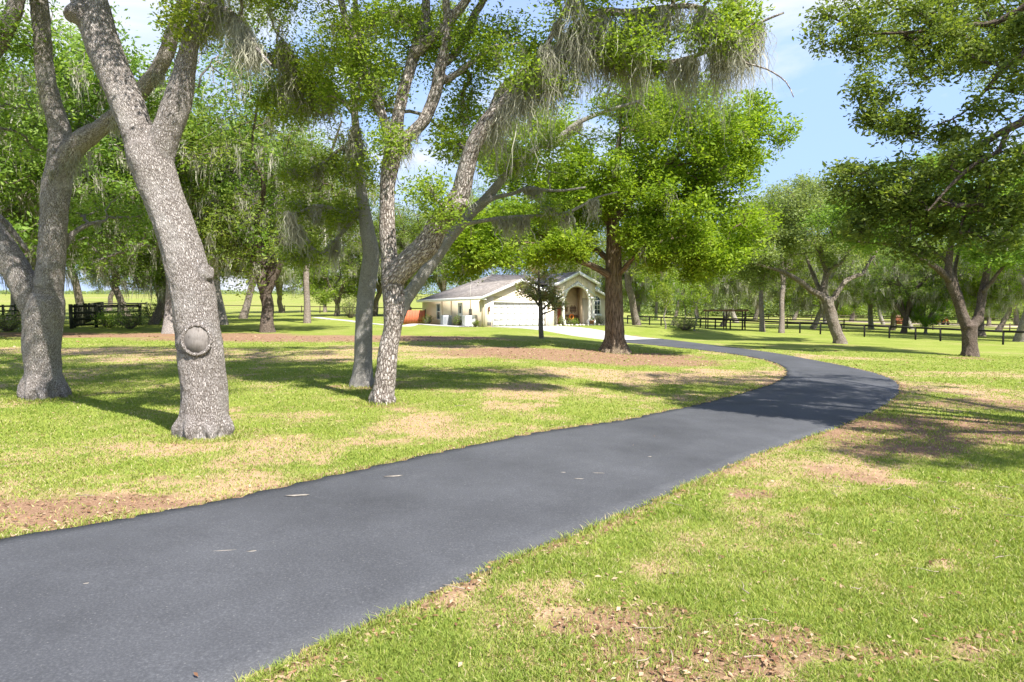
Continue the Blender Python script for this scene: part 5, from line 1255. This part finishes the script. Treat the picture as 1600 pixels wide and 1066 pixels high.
V8 = [vol(1400, 45, 15.2, (1.6, 1.0, .8), 60), vol(1320, 35, 15.5, (.7, .6, .7), 24), vol(1490, 80, 14.6, (1.1, .9, .7), 34), vol(1390, 150, 14.9, (.75, .7, .6), 26), vol(1385, 195, 14.8, (.6, .6, .3), 14), vol(1460, 200, 14.4, (.8, .7, .5), 26), vol(1570, 60, 14.3, (.8, .7, .7), 34), vol(1560, 150, 13.6, (.7, .6, .5), 18),
      vol(1345, 300, 14.6, (.75, .7, .5), 34), vol(1420, 300, 14.2, (1.0, .8, .75), 56), vol(1500, 290, 13.4, (.9, .8, .75), 50), vol(1575, 280, 13.0, (.7, .6, .75), 40), vol(1340, 350, 14.6, (.6, .5, .35), 20), vol(1450, 370, 14.0, (.9, .7, .4), 30), vol(1560, 360, 13, (.7, .5, .4), 24),
      ((11.2, 17.5, 9.6), (3.2, 2.6, 1.2), 170), ((14, 15.5, 9.8), (3.4, 3.2, 1.2), 170), ((12.6, 9.4, 8.8), (2.2, 2.2, .8), 110), ((11.6, 11.8, 9.7), (2.6, 2.0, 1.0), 170), ((14.5, 13.5, 10.2), (2.6, 2.2, 1.0), 130), ((13.6, 7.2, 8.3), (2.6, 2.0, .8), 120), ((11.2, 7.2, 8.3), (1.6, 1.6, .6), 60), ((16, 12, 10.5), (4.5, 4.5, 1.4), 220), ((18, 8.5, 8.8), (3, 2.6, 1.2), 90), ((16.5, 18, 9.5), (3.5, 3, 1.2), 120)]
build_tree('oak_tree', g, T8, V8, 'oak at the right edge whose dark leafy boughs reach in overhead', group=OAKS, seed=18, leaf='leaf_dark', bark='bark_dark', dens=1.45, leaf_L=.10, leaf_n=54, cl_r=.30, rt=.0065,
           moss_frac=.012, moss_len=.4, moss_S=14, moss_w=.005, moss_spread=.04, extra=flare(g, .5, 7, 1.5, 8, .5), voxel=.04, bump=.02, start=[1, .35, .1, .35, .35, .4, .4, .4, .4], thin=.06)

# small magnolia before the garage
g = ground(846, 529); d = g[1]
TM = [px_limb([(847, 533, 10), (846, 527, 8), (845, 510, 7.5), (845, 490, 7), (844, 470, 6), (842, 450, 4.5), (842, 430, 3), (842, 415, 1.5)], d),
      px_limb([(845, 482, 4), (835, 468, 3), (822, 458, 2), (808, 455, 1.2)], d, -.6), px_limb([(845, 486, 4), (856, 476, 3), (868, 470, 2.4), (880, 462, 1.4)], d, -.5),
      px_limb([(844, 466, 3), (856, 450, 2.2), (868, 440, 1.4)], d, .6), px_limb([(843, 460, 3), (830, 445, 2), (815, 435, 1.3)], d, .5), px_limb([(845, 492, 3), (858, 487, 2.2), (872, 482, 1.5), (880, 484, 1)], d, -.8)]
build_tree('magnolia_tree', g, TM, [vol(842, 445, d, (1.3, 1.1, .9), 70), vol(832, 462, d, (1.3, 1.0, .55), 30), vol(866, 466, d - .3, (.8, .8, .8), 40), vol(850, 418, d, (1.1, 1.0, .6), 36), vol(874, 478, d - .4, (.4, .5, .7), 22), vol(808, 452, d, (.5, .5, .4), 8)],
           'small bronze-leaved magnolia with a slim trunk on the lawn before the garage', leaf='leaf_magnolia', bark='bark_far', leaf_L=.19, leaf_n=12, cl_r=.36, rt=.009, seed=19, skin=False, wid=.5, start=[.45, .2, .2, .2, .2, .2])

# ------------------------------------------------------------------ grove
MO = [mould(101, 18, 8.0, .46, 4, .25, 1050, .23, 42, .72, .30, 1.8, low=.30),
      mould(102, 17, 8.6, .50, 5, .15, 1150, .23, 42, .74, .34, 2.2, fork_h=.16, low=.24),
      mould(103, 20, 7.2, .44, 3, .35, 1050, .23, 42, .72, .22, 1.6, fork_h=.24, low=.30),
      mould(104, 16, 7.6, .42, 4, .45, 900, .23, 42, .72, .5, 2.6, fork_h=.22, low=.26),
      mould(105, 18, 5.6, .32, 3, .3, 760, .22, 42, .70, .18, 1.4, fork_h=.34, low=.40, single=True),
      mould(106, 9, 5.5, .34, 5, .1, 760, .20, 42, .6, .05, 1.0, fork_h=.16, low=.25)]
TOPI = mould(107, 4.2, 1.15, .07, 4, .1, 60, .14, 46, .42, 0, 1, fork_h=.38, low=.52)
GL, GR = 'moss-draped oaks of the left grove', 'oaks of the grove behind the right fence'
grove = [
 # px, row, mould, scale, rot, label, leaf, bark, group
 (418, 519.5, 1, .95, 1.2, 'dark-trunked oak forked in a V on the lawn, left of the slender grey oak', 'leaf_oak', 'bark_dark', GL),
 (348, 507.5, 2, .95, .4, 'pale-trunked oak just right of the scarred oak, before the pasture fence', 'leaf_oak', 'bark_pale', GL),
 (268, 521, 0, 1.15, 2.2, 'oak whose trunk stands half hidden behind the scarred oak', 'leaf_oak', 'bark', GL),
 (200, 499, 3, 1.0, 4.0, 'oak with a bent forked trunk rising behind the mossy corral', 'leaf_oak', 'bark_far', GL),
 (240, 507, 3, .9, 1.9, 'slim forked oak at the right end of the corral, by the hedge bush', 'leaf_oak', 'bark_far', GL),
 (255, 498, 0, 1.0, 5.0, 'dark oak trunk behind the slim forked oak near the corral', 'leaf_dark', 'bark_dark', GL),
 (440, 489, 1, .9, 3.3, 'grey oak at the pasture fence, right behind the V-forked oak', 'leaf_pale', 'bark_far', GL),
 (526, 494, 5, 1.0, .8, 'low broad light-green oak by the pale path left of the house', 'leaf_fresh', 'bark_far', GL),
 (508, 488, 3, .75, 2.9, 'small oak at the pasture fence behind the low light-green oak', 'leaf_fresh', 'bark_far', GL),
 (20, 500, 0, 1.3, .9, 'oak behind the corral planks at the far left edge', 'leaf_oak', 'bark_far', GL),
 (130, 492, 2, 1.3, 2.6, 'tall oak standing behind the middle of the corral', 'leaf_oak', 'bark_far', GL),
 (-80, 520, 1, 1.0, 1.5, 'oak outside the left edge spreading its leaves behind the big forked oak', 'leaf_dark', 'bark_far', GL),
 (310, 492, 2, 1.05, 3.9, 'tall oak at the pasture fence seen behind the scarred trunk', 'leaf_pale', 'bark_far', GL),
 (80, 508, 3, 1.3, 5.6, 'oak directly behind the big forked oak, left of the corral', 'leaf_oak', 'bark_far', GL),
 (585, 494, 0, .8, .3, 'oak behind the slender grey oak, left of the house', 'leaf_oak', 'bark_far', GL),
 (380, 498, 2, 1.0, 5.2, 'tall oak between the pale-trunked oak and the V-forked dark oak', 'leaf_fresh', 'bark_far', GL),
 (480, 505, 4, 1.0, 4.1, 'tall slim oak right of the V-forked dark oak', 'leaf_pale', 'bark_far', GL),
 (-30, 530, 0, 1.1, 3.7, 'leafy oak outside the left edge, nearer than the corral', 'leaf_oak', 'bark_far', GL),
 (170, 486, 0, 1.0, .6, 'broad oak beyond the pipe gate behind the corral', 'leaf_pale', 'bark_far', GL),
 # behind the house
 (640, 494, 1, .95, 2.4, 'bushy oak behind the left end of the house roof', 'leaf_oak', 'bark_far', 'oaks behind the house'),
 (700, 494, 0, 1.0, 4.4, 'oak behind the ridge of the house roof', 'leaf_pale', 'bark_far', 'oaks behind the house'),
 (760, 492, 2, 1.05, 1.0, 'tall oak behind the garage gable of the house', 'leaf_oak', 'bark_far', 'oaks behind the house'),
 (850, 493, 1, 1.1, 5.2, 'oak behind the porch gable, left of the reddish trunk', 'leaf_oak', 'bark_far', 'oaks behind the house'),
 (925, 494, 3, 1.1, 3.0, 'oak behind the right end of the house by the reddish trunk', 'leaf_dark', 'bark_far', 'oaks behind the house'),
 # right of the house
 (995, 508.5, 2, .82, 1.9, 'grey Y-forked oak right beside the reddish trunk, at the start of the rail fence', 'leaf_fresh', 'bark_far', GR),
 (1051, 508.5, 4, .78, 2.0, 'slender single-stem oak behind the left clipped little tree', 'leaf_fresh', 'bark_far', GR),
 (1025, 500, 4, .9, .5, 'thin oak farther back between the Y-forked oak and the clipped trees', 'leaf_lime', 'bark_pale', GR),
 (1129, 510.5, 3, .8, 1.2, 'mossy oak behind the timber arbour', 'leaf_pale', 'bark_far', GR),
 (1191, 518.5, 4, .85, 3.6, 'leaning slim oak at the right end of the arbour', 'leaf_oak', 'bark_far', GR),
 (1221, 520.5, 4, .85, 3.4, 'second leaning slim oak, just right of the one beside the arbour', 'leaf_oak', 'bark_far', GR),
 (1270, 514.5, 3, .8, .1, 'pale-trunked oak behind the rail fence, left of the spreading oak', 'leaf_oak', 'bark_pale', GR),
 (1298, 513, 4, .85, 1.1, 'thin oak right behind the leaning trunk of the spreading oak', 'leaf_oak', 'bark_far', GR),
 (1361, 515, 3, .85, 2.2, 'moss-curtained oak behind the fence, right of the spreading oak', 'leaf_oak', 'bark_pale', GR),
 (1394, 516.5, 0, .72, 5.1, 'mossy oak left of the small red-brown shed', 'leaf_oak', 'bark_far', GR),
 (1412, 521, 1, .68, 4.1, 'dark bushy oak right in front of the small red-brown shed', 'leaf_dark', 'bark_dark', GR),
 (1424, 515, 4, .9, 4.6, 'pale straight oak just right of the shed', 'leaf_pale', 'bark_pale', GR),
 (1446, 521.5, 5, .55, .7, 'small fresh-green oak left of the tractor, at the rail fence', 'leaf_lime', 'bark_pale', GR),
 (1534, 525.5, 0, .8, 2.0, 'grey oak seen through the fork of the dark-barked oak', 'leaf_fresh', 'bark_far', GR),
 (1560, 517, 3, .9, .6, 'mossy oak farther back right of the dark-barked oak', 'leaf_oak', 'bark_far', GR),
 (1591, 534, 2, .85, 2.7, 'pale straight-trunked oak at the right edge behind the rail fence', 'leaf_fresh', 'bark_pale', GR),
 (1150, 505, 2, 1.0, 1.1, 'fresh-green oak across the paddock behind the arbour', 'leaf_fresh', 'bark_pale', GR),
 (1290, 506, 5, 1.3, 2.3, 'low broad oak at the track left of the shed group, behind the spreading oak', 'leaf_fresh', 'bark_pale', GR),
 (1460, 507, 4, 1.1, 3.3, 'slim oak between the shed and the tractor, beyond the track', 'leaf_lime', 'bark_pale', GR),
 (1545, 510, 5, 1.3, .9, 'low broad oak beyond the track right of the tractor', 'leaf_fresh', 'bark_far', GR),
 (1380, 507, 4, 1.0, 5.1, 'pale slim oak beyond the fence just left of the shed', 'leaf_fresh', 'bark_pale', GR),
 (1000, 499, 1, .9, 2.1, 'broad fresh-green oak far behind the Y-forked oak', 'leaf_fresh', 'bark_far', GR),
 (1665, 530, 1, .95, 1.4, 'oak just outside the right edge behind the rail fence', 'leaf_oak', 'bark_far', GR),
 (1180, 500, 1, 1.0, 5.5, 'broad oak beyond the sandy track, behind the leaning slim oaks', 'leaf_fresh', 'bark_far', GR),
 (1330, 503, 0, 1.05, .2, 'oak beyond the sandy track right of the spreading oak', 'leaf_dark', 'bark_far', GR),
 (1090, 498, 0, 1.1, 3.1, 'oak beyond the sandy track, left of the arbour', 'leaf_lime', 'bark_far', GR),
 (1240, 501, 2, 1.0, 4.2, 'tall oak beyond the sandy track left of the spreading oak', 'leaf_pale', 'bark_far', GR),
 (1500, 505.5, 1, 1.1, 1.0, 'broad oak behind the tractor', 'leaf_fresh', 'bark_far', GR),
 (1425, 502, 2, 1.1, 2.8, 'tall oak beyond the track behind the shed', 'leaf_oak', 'bark_far', GR),
 (1590, 509, 0, 1.1, 3.7, 'oak beyond the track at the right edge', 'leaf_oak', 'bark_far', GR),
]
for px, row, mi, sc_, rot, lab, lf, bk, gr in grove:
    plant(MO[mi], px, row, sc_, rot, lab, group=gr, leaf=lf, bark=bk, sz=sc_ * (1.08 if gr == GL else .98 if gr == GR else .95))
for px, row, s_, rot, lab in ((1040, 514, .92, .2, 'clipped little tree with a lime ball crown, leftmost before the rail fence'), (1068, 513, .88, 1.8, 'clipped little lime-crowned tree in the middle, behind the green mound shrub'), (1085, 517, .95, 3.0, 'clipped little tree with pale stems right of the green mound shrub')):
    plant(TOPI, px, row, s_, rot, lab, name='clipped_tree', group='clipped little trees by the fence', leaf='leaf_fresh', bark='bark_pale')

# far-off woods on the horizon, one mass
rng = np.random.default_rng(5)
pts = []
for px in np.linspace(-300, 1000, 240):
    p = ground(px, 459.6 if px < 660 else 470); dd = min(p[1], 470); q = at(px, 460, dd); hh = .6 + 2.4 * fbm(px * .02, 1.0, 3)
    if px > 660: q = at(px, 475, 330); hh = 9
    for _ in range(9): pts.append((q[0] + rng.normal(0, 2.5), q[1] + rng.normal(0, 5), float(gz(q[0], q[1])) + rng.uniform(0, hh)))
for px in np.linspace(960, 2000, 330):
    q = at(px, 490, 250); hh = 11 + 9 * fbm(px * .015, 2.0, 3)
    for _ in range(24): pts.append((q[0] + rng.normal(0, 3), q[1] + rng.normal(0, 8), float(gz(q[0], q[1])) + rng.uniform(0, hh)))
v, f, ti = leaves_np(np.array(pts), 34, 2.0, .75, rng)
tag(link('distant_wood', np_mesh('distant_wood', v, [f], False, {'tint': ti}), M['leaf_pale']), 'far-off wood along the horizon', 'wood', kind='stuff')

# ------------------------------------------------------------------ light, sky, camera
SUN_AZ = math.atan2(.62, -.78); SUN_EL = math.radians(51)
sd = Vector((math.sin(SUN_AZ) * math.cos(SUN_EL), math.cos(SUN_AZ) * math.cos(SUN_EL), math.sin(SUN_EL)))
sl = bpy.data.lights.new('sun', 'SUN'); sl.energy = 4.9; sl.angle = math.radians(.53); sl.color = (1.0, .955, .88)
so = bpy.data.objects.new('sun', sl); COL.objects.link(so); so.rotation_euler = sd.to_track_quat('Z', 'Y').to_euler()
wd = bpy.data.worlds.new('World'); SC.world = wd; wd.use_nodes = True
nt = wd.node_tree; nt.nodes.clear(); t = NT(nt)
sky = t.n('ShaderNodeTexSky', sky_type='NISHITA'); sky.sun_disc = False; sky.sun_elevation = SUN_EL; sky.sun_rotation = SUN_AZ
sky.air_density = 1.0; sky.dust_density = .15; sky.ozone_density = 1.4
tc = t.n('ShaderNodeTexCoord'); mpn = t.n('ShaderNodeMapping'); mpn.inputs['Scale'].default_value = (1.6, 1.6, 4.2); t.l(tc, 'Generated', mpn, 0)
cn = t.n('ShaderNodeTexNoise', i_Scale=1.7, i_Detail=8.0, i_Roughness=.56, i_Distortion=.5); t.l(mpn, 0, cn, 'Vector')
cr = t.ramp([(.46, 0.0), (.66, .95)]); t.l(cn, 0, cr, 0)
sk2 = t.mix((sky, 0), (1.04, .89, 1.06), blend='MULTIPLY', f=1.0)
sk2 = t.mix((sk2, 2), (1.40, 2.08, 3.4), blend='DARKEN', f=.93)
mx = t.mix((sk2, 2), (3.0, 3.05, 3.1), fac=(cr, 0))
bg = t.n('ShaderNodeBackground', i_Strength=.15); t.l(mx, 2, bg, 0)
out = t.n('ShaderNodeOutputWorld'); t.l(bg, 0, out, 0)
cam = bpy.data.cameras.new('camera'); co = bpy.data.objects.new('camera', cam); COL.objects.link(co)
cam.lens = F / 1600 * 36; cam.sensor_width = 36; cam.clip_start = .1; cam.clip_end = 6000
co.location = (0, 0, CAM_H); co.rotation_euler = (PI / 2 - PITCH, 0, 0); SC.camera = co
SC.view_settings.view_transform = 'Standard'; SC.view_settings.look = 'None'; SC.view_settings.exposure = 1.33; SC.view_settings.gamma = 1
SC.cycles.max_bounces = 6; SC.cycles.diffuse_bounces = 3; SC.cycles.glossy_bounces = 2; SC.cycles.transmission_bounces = 4
SC.cycles.use_denoising = True; SC.cycles.sample_clamp_indirect = 8
SC.cycles.use_adaptive_sampling = True; SC.cycles.adaptive_threshold = .012
